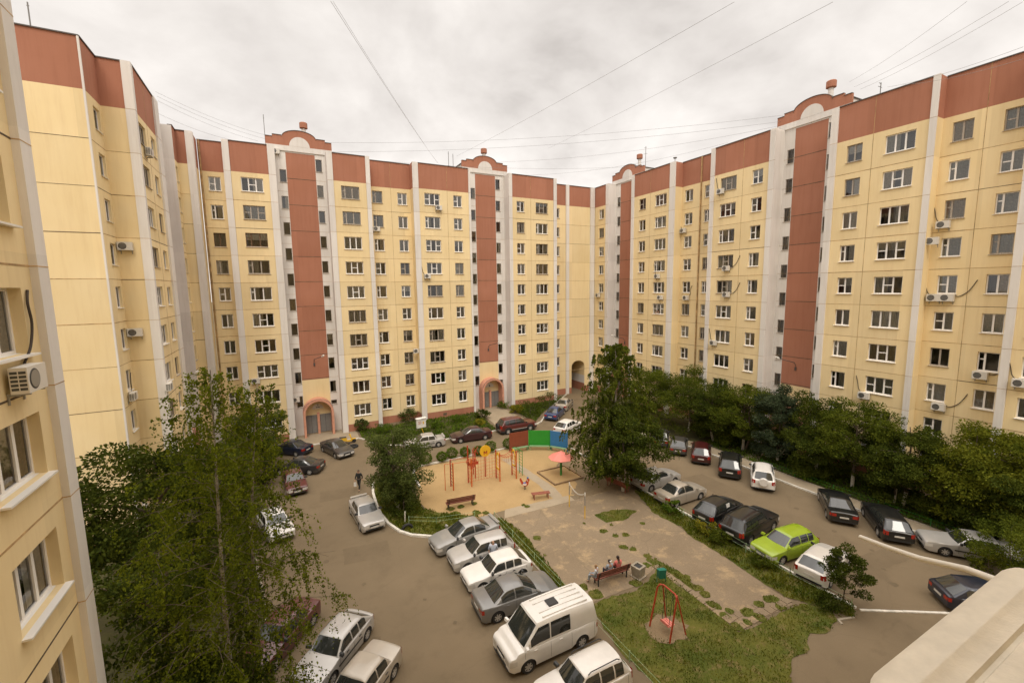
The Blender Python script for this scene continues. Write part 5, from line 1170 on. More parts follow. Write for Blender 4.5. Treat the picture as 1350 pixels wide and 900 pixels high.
def disc(b):
    b.lathe([(0, -.025), (.52, -.025), (.52, .025), (0, .025)], (15.0, 34.53, 2.42), 28, 0, 'y')
    x0, z0 = 14.84, 2.12   # red letter M on the disc
    for xa, xb, xc, xd in ((0, .07, 0, .07), (.26, .33, .26, .33), (.0, .08, .13, .2), (.26, .33, .13, .2)):
        up = xa in (0, .26) and xc in (0, .26)
        b.hexa([(x0+(xa if up else xc), 34.49, z0 if up else z0+.1), (x0+(xb if up else xd), 34.49, z0 if up else z0+.1), (x0+(xb if up else xd), 34.51, z0 if up else z0+.1), (x0+(xa if up else xc), 34.51, z0 if up else z0+.1),
                (x0+xa, 34.49, z0+.3), (x0+xb, 34.49, z0+.3), (x0+xb, 34.51, z0+.3), (x0+xa, 34.51, z0+.3)], 1)
wpart('disc', disc, ['yel', 'red'], PF)
def sag(b):
    for y in (33.15, 33.75):
        b.tube([(15.7+1.5*i/8, y, 2.35-.32*math.sin(PI*i/8)) for i in range(9)], .02, 5)
    for i in range(1, 8): x = 15.7+1.5*i/8; z = 2.35-.32*math.sin(PI*i/8); b.tube([(x, 33.15, z), (x, 33.75, z)], .018, 5)
    for i in range(1, 8): x = 15.7+1.5*i/8; z = 2.35-.32*math.sin(PI*i/8); b.tube([(x, 33.15, z), (x, 33.15, z-.5)], .014, 5)
wpart('hanging_bridge', sag, 'red', PF)
def arch_panel(x):
    def f(b):
        pts = [(33.05+.75*i/8, 2.1+.45*math.sin(PI*i/8)) for i in range(9)]
        for (ya, za), (yb_, zb_) in zip(pts[:-1], pts[1:]): b.hexa([(x-.02, ya, za-.22), (x+.02, ya, za-.22), (x+.02, yb_, zb_-.22), (x-.02, yb_, zb_-.22), (x-.02, ya, za), (x+.02, ya, za), (x+.02, yb_, zb_), (x-.02, yb_, zb_)])
        b.box(x-.02, x+.02, 33.08, 33.18, 1.0, 2.05); b.box(x-.02, x+.02, 33.68, 33.78, 1.0, 2.05); b.box(x-.02, x+.02, 33.08, 33.78, .95, 1.1)
    return f
for x in (15.71, 17.24): wpart('arch_panel', arch_panel(x), 'yel', PF); wpart('ladder', lambda b: rungs(b, (x, 33.8), (x, 33.0), .25, 1.9, 7), 'orange', PF)
def gl_(b):
    for y in (33.15, 33.75): b.tube([(18.0, y, 0), (18.0, y, 2.3), (17.6, y, 2.55), (17.25, y, 2.5)], .025, 6)
    rungs(b, (18., 33.15), (18., 33.75), .3, 2.2, 8)
wpart('climbing_ladder', gl_, 'green', PF)
def wheels_(b):
    for x, y, z in ((13.2, 34.15, 1.95), (13.75, 34.2, 1.9), (13.2, 33.35, 1.85)):
        b.lathe([(.2, -.02), (.24, -.02), (.24, .02), (.2, .02), (.2, -.02)], (x, y-.1, z), 16, 0, 'y', False); b.box(x-.2, x+.2, y-.12, y-.09, z-.03, z+.03); b.box(x-.03, x+.03, y-.12, y-.09, z-.2, z+.2)
    for s in (1, -1): b.tube([(14.0, 34.8, 2.5-.35*s), (14.4, 34.8, 2.5+.35*s)], .03, 5)
    b.box(13.15, 14.15, 34.1, 34.16, 1.55, 1.8)
wpart('steering_wheels', wheels_, 'red', PF)
# mushroom over the sand box
UM = thing('sand_box_canopy', 'pink-red many-sided canopy on a green post in the sand box', 'canopy', (21., 31.45, 0))
b = MB(); n = 8; rim = [(1.16*math.cos(2*PI*i/n+.2), 1.16*math.sin(2*PI*i/n+.2), 1.72) for i in range(n)]; rim2 = [(p[0]*.97, p[1]*.97, 1.68) for p in rim]
b.add(rim+[(0, 0, 2.32)], [(i, (i+1) % n, n) for i in range(n)]); b.add(rim+rim2, [(i, (i+1) % n, n+(i+1) % n, n+i) for i in range(n)]); b.add(rim2+[(0, 0, 2.2)], [(i, (i+1) % n, n) for i in range(n)]); b.build('canopy', 'canopy', UM)
b = MB(); b.tube([(0, 0, 0), (0, 0, 2.2)], .10, 10); b.build('post', 'green', UM)
SB = thing('sand_box', 'square wooden sand box frame under the pink canopy', 'sand box', (20.9, 31.5, 0))
M['boxwood'] = mat('sand_box_wood', (.26, .17, .09), .8, noise=.3, nscale=5)
b = MB(); w = 1.5
for a, c_, d, e in ((-w, w, -w, -w+.10), (-w, w, w-.10, w), (-w, -w+.10, -w+.10, w-.10), (w-.10, w, -w+.10, w-.10)): b.box(a, c_, d, e, 0, .16)
b.build('frame', 'boxwood', SB)
b = MB(); b.box(-w+.10, w-.10, -w+.10, w-.10, .0, .07); b.build('sand_fill', 'sand', SB)
# play screens
for p, q, m, lab in (((19.6, 38.75), (21.65, 38.65), 'screen_brown', 'brown play screen with a pale bench along it'), ((21.75, 38.6), (23.65, 37.5), 'screen_green', 'green play screen, the middle one of the folded three'), ((23.7, 37.4), (24.75, 35.9), 'screen_blue', 'blue play screen standing next to the birch')):
    L = math.hypot(q[0]-p[0], q[1]-p[1]); t = thing('play_screen', lab, 'screen', (p[0], p[1], 0), math.atan2(q[1]-p[1], q[0]-p[0]), 'folded play screens')
    b = MB(); b.box(0, L, -.03, .03, .35, 2.0); b.box(-.04, .03, -.05, .05, 0, 2.02, 1); b.box(L-.03, L+.04, -.05, .05, 0, 2.02, 1); b.build('panel', [m, m], t)
    b = MB(); b.box(.08, L-.08, -.46, -.1, .40, .45); b.build('bench_seat', 'seatgreen', t)
    for x in (.2, L-.2): b = MB(); b.box(x-.03, x+.03, -.42, -.14, 0, .40); b.build('bench_leg', 'seatgreen', t)
# benches
def bench(label, p, q, back=True, m='bench', legh=.43, faceup=1):
    L = math.hypot(q[0]-p[0], q[1]-p[1]); t = thing('park_bench', label, 'bench', (p[0], p[1], 0), math.atan2(q[1]-p[1], q[0]-p[0]), 'park benches')
    b = MB()
    for i in range(4): y = -.02+.115*i; b.box(0, L, y*faceup-.045, y*faceup+.045, legh, legh+.04)
    b.build('seat', m, t)
    if back:
        b = MB()
        for i in range(3): z = legh+.14+.13*i; y = (-.09-.035*i)*faceup; b.hexa([(0, y-.02, z), (L, y-.02, z), (L, y+.02, z), (0, y+.02, z), (0, y-.03*faceup-.02, z+.1), (L, y-.03*faceup-.02, z+.1), (L, y-.03*faceup+.02, z+.1), (0, y-.03*faceup+.02, z+.1)])
        b.build('backrest', m, t)
    for x in (.18, L-.18):
        b = MB(); b.box(x-.035, x+.035, -.06, .38, legh-.05, legh-.003)
        for y in (-.03, .32): b.box(x-.03, x+.03, y*faceup-.03, y*faceup+.03, 0, legh-.05)
        if back: b.hexa([(x-.025, -.06*faceup-.02, legh), (x+.025, -.06*faceup-.02, legh), (x+.025, -.06*faceup+.02, legh), (x-.025, -.06*faceup+.02, legh), (x-.025, -.23*faceup-.02, legh+.52), (x+.025, -.23*faceup-.02, legh+.52), (x+.025, -.23*faceup+.02, legh+.52), (x-.025, -.23*faceup+.02, legh+.52)])
        b.build('leg', m if m != 'bench' else 'trim', t)
    return t
bench('brown slatted bench at the near edge of the sand', (9.95, 30.55), (12.2, 30.3))
M['bench2'] = mat('red_bench_wood', (.27, .085, .05), .6, noise=.2, nscale=6)
bench('short backless reddish bench at the corner of the court', (16.45, 28.75), (17.9, 28.35), False, 'bench2')
bench('dark bench with three people seen from behind', (14.45, 18.2), (16.75, 18.05))
bench('dark red bench in the shade of the low-branched tree', (23.3, 28.0), (23.75, 25.9), True, 'bench2')
# litter bins
t = thing('litter_bin', 'square concrete litter bin at the end of the occupied bench', 'litter bin', (17.2, 17.75, 0), R(12))
b = MB(); b.box(-.34, .34, -.34, .34, 0, .08); b.hexa([(-.25, -.25, .08), (.25, -.25, .08), (.25, .25, .08), (-.25, .25, .08), (-.30, -.30, .62), (.30, -.30, .62), (.30, .30, .62), (-.30, .30, .62)])
for a, c_, d, e in ((-.31, .31, -.31, -.2), (-.31, .31, .2, .31), (-.31, -.2, -.2, .2), (.2, .31, -.2, .2)): b.box(a, c_, d, e, .62, .70)
b.build('body', 'concrete', t); b = MB(); b.box(-.2, .2, -.2, .2, .63, .645); b.build('opening', 'trim', t)
t = thing('litter_bin', 'small teal tipping bin in the grass behind the swing', 'litter bin', (18.0, 16.75, 0), R(-20))
b = MB(); b.hexa([(-.17, -.12, .3), (.17, -.12, .3), (.17, .12, .3), (-.17, .12, .3), (-.22, -.18, .85), (.22, -.18, .85), (.22, .16, .78), (-.22, .16, .78)]); b.build('bucket', 'teal', t)
b = MB(); b.tube([(-.26, 0, 0), (-.26, 0, .8)], .02, 6); b.tube([(.26, 0, 0), (.26, 0, .8)], .02, 6); b.build('stand', 'teal', t)
# swing
SW = thing('swing', 'red steel frame swing with a pink slatted seat on the worn lawn', 'swing', (15.6, 14.0, 0))
b = MB()
b.tube([(15.0, 14.62, 0), (15.45, 14.6, 1.98), (15.52, 14.52, 2.16), (15.6, 14.35, 2.2), (15.6, 13.65, 2.18), (15.52, 13.48, 2.14), (15.45, 13.42, 1.98), (15.06, 13.4, 0)], .042, 8); b.build('front_frame', 'red', SW, True)
for y in (14.42, 13.55): b = MB(); b.tube([(15.62, y, 2.16), (16.15, y+(.25 if y > 14 else -.15), 0)], .035, 7); b.build('leg', 'red', SW, True)
b = MB()
for i in range(4): x = 15.32+.11*i; b.box(x, x+.085, 13.72, 14.25, .47, .50)
b.build('seat', 'canopy', SW, True); b = MB(); b.box(15.3, 15.33, 13.75, 14.22, .5, .62); b.build('seat_edge', 'canopy', SW, True)
for y in (13.76, 14.2):
    for dx in (-.12, .2): b = MB(); b.tube([(15.6, y, 2.15), (15.5+dx, y, .5)], .012, 5); b.build('chain', 'trim', SW, True)
# volleyball net
VN = thing('volleyball_net', 'sagging torn volleyball net between two thin posts', 'net', (18.4, 25.4, 0))
for y in (26.42, 24.45):
    b = MB(); b.tube([(18.4, y, 0), (18.4, y, 1.0)], .035, 7, 0); b.tube([(18.4, y, 1.0), (18.4, y, 1.75)], .037, 7, 1); b.tube([(18.4, y, 1.75), (18.4, y, 2.0)], .035, 7, 2); b.build('post', ['yel', 'steel', 'whitepaint'], VN, True)
b = MB(); sagp = [(18.4, 26.42-1.97*i/12, 1.9-.38*math.sin(PI*i/12)-.0*i) for i in range(13)]
for p, q in zip(sagp[:-1], sagp[1:]): b.hexa([(p[0]-.006, p[1], p[2]-.035), (p[0]+.006, p[1], p[2]-.035), (q[0]+.006, q[1], q[2]-.035), (q[0]-.006, q[1], q[2]-.035), (p[0]-.006, p[1], p[2]+.035), (p[0]+.006, p[1], p[2]+.035), (q[0]+.006, q[1], q[2]+.035), (q[0]-.006, q[1], q[2]+.035)])
b.build('top_tape', 'whitepaint', VN, True)
b = MB(); r_ = random.Random(4)
for i in range(1, 12):
    p = sagp[i]; b.tube([p, (p[0]+r_.uniform(-.05, .05), p[1]+r_.uniform(-.12, .12), p[2]-r_.uniform(.2, .55))], .006, 4)
for k in range(3): b.tube([(18.4, 26.3-1.75*i/8, 1.55-.14*k-.3*math.sin(PI*i/8)+r_.uniform(-.05, .05)) for i in range(9)], .006, 4)
b.build('netting', 'concrete', VN, True)
# spring rider shaped like a cockerel
SR = thing('spring_rider', 'red, white and blue bird-shaped spring rider alone on the sand', 'spring rider', (16.85, 30.65, 0), R(-20))
b = MB(); b.tube([(.07*math.cos(i*.9), .07*math.sin(i*.9), .012*i) for i in range(30)], .014, 5); b.build('spring', 'trim', SR)
def plate(pts, y0, y1, m):
    b = MB(); k = len(pts); b.add([(x, y0, z) for x, z in pts]+[(x, y1, z) for x, z in pts], [tuple(range(k)), tuple(range(2*k-1, k-1, -1))]+[(i, (i+1) % k, k+(i+1) % k, k+i) for i in range(k)]); return b
birdp = [(-.42, .82), (-.30, .55), (-.1, .36), (.14, .36), (.28, .50), (.32, .78), (.42, .80), (.34, .90), (.30, 1.0), (.20, .96), (.17, .74), (.05, .60), (-.12, .60), (-.22, .80), (-.30, .98), (-.40, .96)]
plate(birdp, -.13, -.10, 0).build('side_panel', 'red', SR); plate(birdp, .10, .13, 0).build('side_panel', 'red', SR)
b = MB(); b.box(-.15, .1, -.1, .1, .56, .60); b.build('seat', 'screen_blue', SR)
plate([(-.24, .52), (-.1, .42), (.1, .44), (.16, .6), (.02, .55), (-.14, .58)], -.145, -.132, 0).build('wing', 'whitepaint', SR)
plate([(.17, .96), (.30, 1.0), (.31, 1.08), (.25, 1.03), (.22, 1.09), (.18, 1.02)], -.06, .06, 0).build('comb', 'screen_blue', SR)
b = MB(); b.tube([(.2, -.22, .82), (.2, .22, .82)], .018, 6); b.build('handle', 'whitepaint', SR)
# notice box on a stake
nb = thing('notice_box', 'white notice box on a yellow stake at the edge of the flower bed', 'notice box', (13.05, 48.3, 0), R(8))
b = MB(); b.tube([(.25, -.3, 0), (0, 0, 1.1)], .035, 6); b.build('stake', 'yel', nb)
b = MB(); b.box(-.55, .55, -.12, .12, 1.0, 2.05); b.hexa([(-.62, -.2, 2.05), (.62, -.2, 2.05), (.62, .2, 2.05), (-.62, .2, 2.05), (-.6, -.16, 2.12), (.6, -.16, 2.12), (.6, .18, 2.16), (-.6, .18, 2.16)]); b.build('box', 'whitepaint', nb)
b = MB()
for x0, x1, z in ((-.40, -.05, 1.72), (-.36, .02, 1.58), (-.42, -.12, 1.44)): b.box(x0, x1, -.126, -.121, z, z+.05)
b.box(.15, .30, -.126, -.121, 1.4, 1.7, 1); b.build('notice', ['red', 'yel'], nb)
# scooter
sc = thing('motor_scooter', 'yellow motor scooter with a black seat leaning by the entrance', 'scooter', G(459, 584), R(-8))
for x in (-.62, .62):
    b = MB(); b.lathe([(.12, -.05), (.2, -.06), (.235, 0), (.2, .06), (.12, .05)], (x, 0, .235), 18, 0, 'y'); o = b.build('wheel', 'tyre', sc); b = MB(); b.lathe([(0, -.05), (.13, -.045), (.13, .045), (0, .05)], (x, 0, .235), 14, 0, 'y'); b.build('rim', 'rim', o)
b = MB(); b.hexa([(-.9, -.14, .42), (-.1, -.16, .30), (-.1, .16, .30), (-.9, .14, .42), (-.95, -.11, .66), (-.12, -.14, .68), (-.12, .14, .68), (-.95, .11, .66)]); b.hexa([(-.12, -.17, .26), (.42, -.17, .26), (.42, .17, .26), (-.12, .17, .26), (-.12, -.17, .33), (.42, -.17, .33), (.42, .17, .33), (-.12, .17, .33)])
b.hexa([(.36, -.2, .3), (.46, -.2, .3), (.46, .2, .3), (.36, .2, .3), (.20, -.17, .92), (.30, -.14, .92), (.30, .14, .92), (.20, .17, .92)]); b.hexa([(.42, -.1, .42), (.82, -.08, .44), (.82, .08, .44), (.42, .1, .42), (.42, -.1, .5), (.80, -.06, .5), (.80, .06, .5), (.42, .1, .5)])
b.hexa([(.12, -.14, .9), (.32, -.13, .9), (.32, .13, .9), (.12, .14, .9), (.14, -.12, 1.04), (.34, -.09, 1.0), (.34, .09, 1.0), (.14, .12, 1.04)]); b.build('body', 'yel', sc)
b = MB(); b.hexa([(-.88, -.13, .67), (-.14, -.14, .69), (-.14, .14, .69), (-.88, .13, .67), (-.86, -.1, .78), (-.18, -.11, .76), (-.18, .11, .76), (-.86, .1, .78)]); b.build('seat', 'trim', sc)
b = MB(); b.tube([(.16, -.34, 1.06), (.24, -.1, 1.02), (.24, .1, 1.02), (.16, .34, 1.06)], .018, 6); b.build('handlebar', 'trim', sc)
b = MB(); b.lathe([(0, .0), (.06, .01), (.07, -.04)], (.35, 0, .96), 12, 0, 'x'); b.build('headlight', 'head', sc)
# half-buried tyres and posts
for p, lab in (((537, 697), 'half-buried black tyre beside the curved white kerb'), ((466, 589), 'old tyre flower ring by the scooter')):
    x, y = G(*p); t = MB()
    if lab.startswith('half'): t.tube([(.33*math.cos(PI*i/14), 0, .33*math.sin(PI*i/14)) for i in range(15)], .10, 8)
    else: t.tube([(.4*math.cos(2*PI*i/20), .4*math.sin(2*PI*i/20), .1) for i in range(21)], .12, 8)
    o = t.build('old_tyre', 'tyre', None, smooth=60); o.location = (x, y, 0); tag(o, lab, 'tyre')
def fence(name, label, pts, h, m, group=None, rails=(1., .55), every=2.6, pm='palegreen'):
    t = thing(name, label, 'low fence', (pts[0][0], pts[0][1], 0), 0, group); P2 = [Vector((p[0], p[1], 0)) for p in pts]
    for a, b_ in zip(P2[:-1], P2[1:]):
        L = (b_-a).length; n = max(1, round(L/every))
        for i in range(n+1):
            c = a+(b_-a)*i/n; q = MB(); q.tube([c, c+Vector((0, 0, h+.04))], .022, 6); q.build('post', pm, t, True)
        for r_ in rails: q = MB(); q.tube([a+Vector((0, 0, h*r_)), b_+Vector((0, 0, h*r_))], .007, 5); q.build('rail', m, t, True)
    return t
FG = 'thin low wire fences'
fence('wire_fence', 'pale green two-wire fence behind the near row of cars', [(12.6, 27.6), (12.66, 19.0), (12.7, 8)], .55, 'palegreen', FG, (1., .4))
fence('wire_fence', 'green wire fence between the weedy strip and the angled cars', [(24.85, 25.5), (24.8, 19), (24.7, 13.5), (24.9, 10.5)], .6, 'palegreen', FG, (1., .5))
fence('wire_fence', 'low green rail in the grass inside the curved kerb', [(6.9, 29.9), (8.6, 28.8), (11.3, 28.2)], .6, 'palegreen', FG)
fence('wire_fence', 'low green fence along the trees of the right wing', [(38.6, 3), (38.6, 24.3)], .5, 'green', FG, (1., .5), 3.2, 'green')
for p, lab in (((506, 650), 'whitewashed stake left of the willow'), ((534, 689), 'white stake at the near end of the willow grass')):
    q = MB(); q.tube([(0, 0, 0), (.03, .02, .85)], .05, 7); o = q.build('stake', 'limewash'); x, y = G(*p); o.location = (x, y, 0); tag(o, lab, 'stake')
q = MB(); q.tube([(0, 0, 0), (.06, 0, 1.3)], .07, 8); o = q.build('stake', 'limewash'); o.location = (24.05, 26.9, 0); tag(o, 'white stake beside the dark red bench', 'stake')

# ------------------------------------------------------------------ people
M['skin'] = mat('skin', (.42, .24, .15), .6); M['hair_dark'] = mat('hair_dark', (.025, .014, .009), .6); M['hair_fair'] = mat('hair_fair', (.28, .16, .07), .6)
def skinned(name, pts, edges, rad, m, parent, root_i=0, sub=2):
    me = bpy.data.meshes.new(name); me.from_pydata([tuple(p) for p in pts], edges, []); o = bpy.data.objects.new(name, me); COL.objects.link(o)
    sk = o.modifiers.new('s', 'SKIN'); sk.use_smooth_shade = True
    for i, v in enumerate(me.skin_vertices[0].data): r_ = rad[i]; v.radius = r_ if hasattr(r_, '__len__') else (r_, r_); v.use_root = i == root_i
    sb_ = o.modifiers.new('u', 'SUBSURF'); sb_.levels = sub; sb_.render_levels = sub
    dg = bpy.context.evaluated_depsgraph_get(); me2 = bpy.data.meshes.new_from_object(o.evaluated_get(dg)); me2.name = name
    bpy.data.objects.remove(o); bpy.data.meshes.remove(me); me2.materials.clear(); me2.materials.append(M[m] if isinstance(m, str) else m)
    return link(name, me2, parent)
def person(label, loc, rz, J, shirt, trousers, hair='hair_dark', sc=1., shoes='trim', sleeves=True, dress=False, ponytail=False, bald=False):
    """J: joint name -> (x, y, z), person faces +y; one skinned body, clothes as children"""
    t = thing('person', label, 'person', loc, rz); t.scale = (sc, sc, sc); V = {k: Vector(v) for k, v in J.items()}
    pts, rad, ed, idx = [], [], [], {}
    def add(nm, p, r_, par=None):
        idx[nm] = len(pts); pts.append(Vector(p)); rad.append(r_)
        if par is not None: ed.append((idx[par], idx[nm]))
    add('pel', V['pel'], (.15, .11)); add('waist', V['pel'].lerp(V['chest'], .45), (.13, .095), 'pel'); add('chest', V['chest'], (.165, .11), 'waist'); add('neckb', V['neck'], .06, 'chest')
    hd = V['head']; add('neckt', V['neck'].lerp(hd, .45), .052, 'neckb'); add('jaw', hd+Vector((0, .025, -.055)), (.066, .072), 'neckt'); add('skull', hd+Vector((0, -.005, .035)), (.078, .092), 'jaw'); add('crown_', hd+Vector((0, -.01, .095)), (.05, .06), 'skull')
    for s in ('l', 'r'):
        add('sh'+s, V['sh'+s], .056, 'chest'); add('el'+s, V['el'+s], .042, 'sh'+s); add('wr'+s, V['wr'+s], .028, 'el'+s)
        d = (V['wr'+s]-V['el'+s]).normalized(); sd = d.cross(Vector((0, 1, .3))).normalized(); up = sd.cross(d).normalized()
        add('pa'+s, V['wr'+s]+d*.07, (.032, .017), 'wr'+s)
        for i, (o_, L) in enumerate(((-.027, .060), (-.009, .072), (.009, .068), (.026, .052))):
            add('k%d%s' % (i, s), V['wr'+s]+d*.10+sd*o_, .0095, 'pa'+s); add('f%d%s' % (i, s), V['wr'+s]+d*(.10+L*.5)+sd*o_*1.15-up*.008, .0085, 'k%d%s' % (i, s)); add('g%d%s' % (i, s), V['wr'+s]+d*(.10+L*.85)+sd*o_*1.15-up*.03, .0075, 'f%d%s' % (i, s))
        add('t0'+s, V['wr'+s]+d*.035-sd*.035, .012, 'wr'+s); add('t1'+s, V['wr'+s]+d*.075-sd*.058-up*.01, .010, 't0'+s)
        add('hp'+s, V['hp'+s], .088, 'pel'); add('kn'+s, V['kn'+s], .058, 'hp'+s); add('an'+s, V['an'+s], .038, 'kn'+s); fd = Vector((V['to'+s]-V['an'+s])); add('to'+s, V['to'+s], .036, 'an'+s)
    body = skinned('body', pts, ed, rad, 'skin', t)
    b = MB()   # face: eyes, nose, mouth, ears
    for s in (-1, 1): b.lathe([(0, 0), (.012, .003), (0, .006)], hd+Vector((s*.03, .083, .012)), 8, 1, 'y'); b.box(hd.x+s*.078-.008, hd.x+s*.078+.008, hd.y-.02, hd.y+.01, hd.z-.02, hd.z+.03, 0)
    b.hexa([hd+Vector(q) for q in ((-.013, .075, -.025), (.013, .075, -.025), (.013, .06, -.025), (-.013, .06, -.025), (-.006, .085, .015), (.006, .085, .015), (.006, .06, .015), (-.006, .06, .015))], 0)
    b.build('face', ['skin', 'trim'], body)
    def garment(nm, names, extra, m, grow):
        k = {n_: i for i, n_ in enumerate(names)}; p = [pts[idx[n_]] for n_ in names]; r_ = []
        for n_ in names: q = rad[idx[n_]]; q = q if hasattr(q, '__len__') else (q, q); r_.append((q[0]+grow+(.015 if n_ == 'chest' else 0), q[1]+grow+(.03 if n_ == 'chest' else 0)))
        e = [(k[a], k[b_]) for a, b_ in [(names[i], names[j]) for i in range(len(names)) for j in range(len(names)) if (idx[names[i]], idx[names[j]]) in ed]]
        for (nn, pp, rr_, par) in extra: k[nn] = len(p); p.append(pp); r_.append(rr_); e.append((k[par], k[nn]))
        skinned(nm, p, e, r_, m, t)
    ex = []
    for s in ('l', 'r'): ex.append(('slv'+s, V['sh'+s].lerp(V['el'+s], .95 if sleeves else .5), (.056, .056), 'sh'+s)); 
    if sleeves:
        for s in ('l', 'r'): ex.append(('cf'+s, V['el'+s].lerp(V['wr'+s], .85 if sleeves == 2 else .1), (.045, .045), 'slv'+s))
    garment('shirt', ['pel', 'waist', 'chest', 'shl', 'shr'], ex+[('col', V['neck'].lerp(V['chest'], .12), (.088, .078), 'chest')], shirt, .026)
    ex = [('cu'+s, V['kn'+s].lerp(V['an'+s], .92 if not dress else .15), (.060, .060), 'kn'+s) for s in ('l', 'r')]
    garment('trousers' if not dress else 'skirt', ['pel', 'hpl', 'knl', 'hpr', 'knr'], ex, trousers, .016)
    for s in ('l', 'r'): skinned('shoe', [V['an'+s]+Vector((0, -.03, -.045)), V['to'+s]+Vector((0, .02, -.012))], [(0, 1)], [(.048, .04), (.045, .028)], shoes, t)
    if not bald:
        hb = MB(); prof_ = [(.0, -.095), (.05, -.088), (.078, -.05), (.09, 0), (.086, .045), (.066, .082), (.036, .102), (0, .108)]
        hb.lathe(prof_, (0, 0, 0), 16); hb.v = [(hd.x+x, hd.y-.022+y*1.06, hd.z+.035+z-.25*max(0, y)*0) if y < .055 else (hd.x+x, hd.y+.045, hd.z+.075+z*.55) for x, y, z in hb.v]
        hb.build('hair', hair, t, smooth=70)
        if ponytail: skinned('ponytail', [hd+Vector((0, -.10, .04)), hd+Vector((0, -.14, -.02)), hd+Vector((0, -.14, -.16)), hd+Vector((0, -.125, -.32))], [(0, 1), (1, 2), (2, 3)], [(.035, .03), (.04, .034), (.035, .03), (.014, .014)], hair, t, 1)
    return t
STAND = dict(pel=(0, 0, .95), chest=(0, 0, 1.30), neck=(0, .0, 1.46), head=(0, .03, 1.60), shl=(-.19, 0, 1.40), shr=(.19, 0, 1.40), ell=(-.25, -.03, 1.13), elr=(.25, -.03, 1.13), wrl=(-.26, .06, .88), wrr=(.26, .06, .88), hpl=(-.09, 0, .90), hpr=(.09, 0, .90), knl=(-.10, .02, .49), knr=(.10, .02, .49), anl=(-.11, -.02, .08), anr=(.11, -.02, .08), tol=(-.12, .13, .04), tor=(.12, .13, .04))
WALK = dict(STAND); WALK.update(knl=(-.10, .20, .50), anl=(-.11, .30, .10), tol=(-.12, .44, .05), knr=(.10, -.05, .50), anr=(.11, -.34, .13), tor=(.11, -.22, .04), ell=(-.25, -.12, 1.14), wrl=(-.27, -.06, .90), elr=(.25, .03, 1.13), wrr=(.27, .18, .92))
SIT = dict(pel=(0, 0, .55), chest=(0, -.03, .88), neck=(0, -.01, 1.04), head=(0, .03, 1.18), shl=(-.18, -.02, .98), shr=(.18, -.02, .98), ell=(-.23, .06, .72), elr=(.23, .06, .72), wrl=(-.14, .28, .64), wrr=(.14, .28, .64), hpl=(-.09, .04, .55), hpr=(.09, .04, .55), knl=(-.11, .44, .54), knr=(.11, .44, .54), anl=(-.11, .46, .10), anr=(.11, .46, .10), tol=(-.11, .6, .045), tor=(.11, .6, .045))
M['cl_dark'] = mat('dark_cloth', (.022, .022, .02), .9); M['cl_blue'] = mat('light_blue_cloth', (.48, .52, .60), .9); M['cl_grey'] = mat('grey_blue_cloth', (.30, .34, .38), .9); M['cl_pink'] = mat('coral_cloth', (.62, .16, .14), .9); M['cl_jeans'] = mat('jeans', (.05, .06, .09), .9); M['cl_pale'] = mat('pale_cloth', (.50, .52, .55), .9)
w_ = person('person in dark clothes walking on the drive with a white carrier bag', (*G(474, 645), 0), R(150), WALK, 'cl_dark', 'cl_dark', sleeves=2)
bg = MB(); bg.hexa([(-.11, -.05, 0), (.11, -.05, 0), (.11, .05, 0), (-.11, .05, 0), (-.09, -.03, .32), (.09, -.03, .32), (.09, .03, .32), (-.09, .03, .32)]); bg.tube([(-.06, 0, .32), (-.04, 0, .44), (.04, 0, .44), (.06, 0, .32)], .008, 5)
o = bg.build('carrier_bag', 'whitepaint'); q = Matrix.Rotation(R(150), 3, 'Z') @ Vector((.27, .20, 0)); px_, py_ = G(474, 645); o.location = (px_+q.x, py_+q.y, .40); tag(o, 'white carrier bag in the hand of the walking person', 'bag')
person('bald person in a light blue shirt standing between the silver estate and the white hatchback', (10.2, 22.62, 0), R(160), STAND, 'cl_blue', 'cl_jeans', bald=True)
person('small child in a pale shirt at the left end of the occupied bench', (14.65, 18.4, .06), R(35), SIT, 'cl_pale', 'cl_grey', 'hair_fair', .86)
gchild = person('child with dark hair and a white hair bow in the middle of the occupied bench', (15.55, 18.32, .03), R(-4), SIT, 'cl_grey', 'cl_jeans', 'hair_dark', .93)
bw_ = MB(); bw_.hexa([(-.07, -.15, 1.22), (.07, -.15, 1.22), (.07, -.11, 1.22), (-.07, -.11, 1.22), (-.08, -.15, 1.31), (.08, -.15, 1.31), (.08, -.11, 1.31), (-.08, -.11, 1.31)]); bw_.build('hair_bow', 'whitepaint', gchild)
person('person with a long dark ponytail and coral pink top on the occupied bench', (16.15, 18.3, 0), R(-8), SIT, 'cl_pink', 'cl_dark', 'hair_dark', 1.0, ponytail=True)
LEAN = dict(STAND); LEAN.update(chest=(0, .32, 1.22), neck=(0, .46, 1.30), head=(0, .58, 1.36), shl=(-.19, .42, 1.27), shr=(.19, .42, 1.27), ell=(-.24, .66, 1.10), elr=(.24, .66, 1.10), wrl=(-.05, .78, 1.08), wrr=(.08, .80, 1.06))
person('person leaning on folded arms out of an upper window of the right wing', (44.62, 42.95, ZF+STO*4+.02), R(90), LEAN, 'cl_dark', 'cl_dark', 'hair_dark', 1.0, sleeves=False)

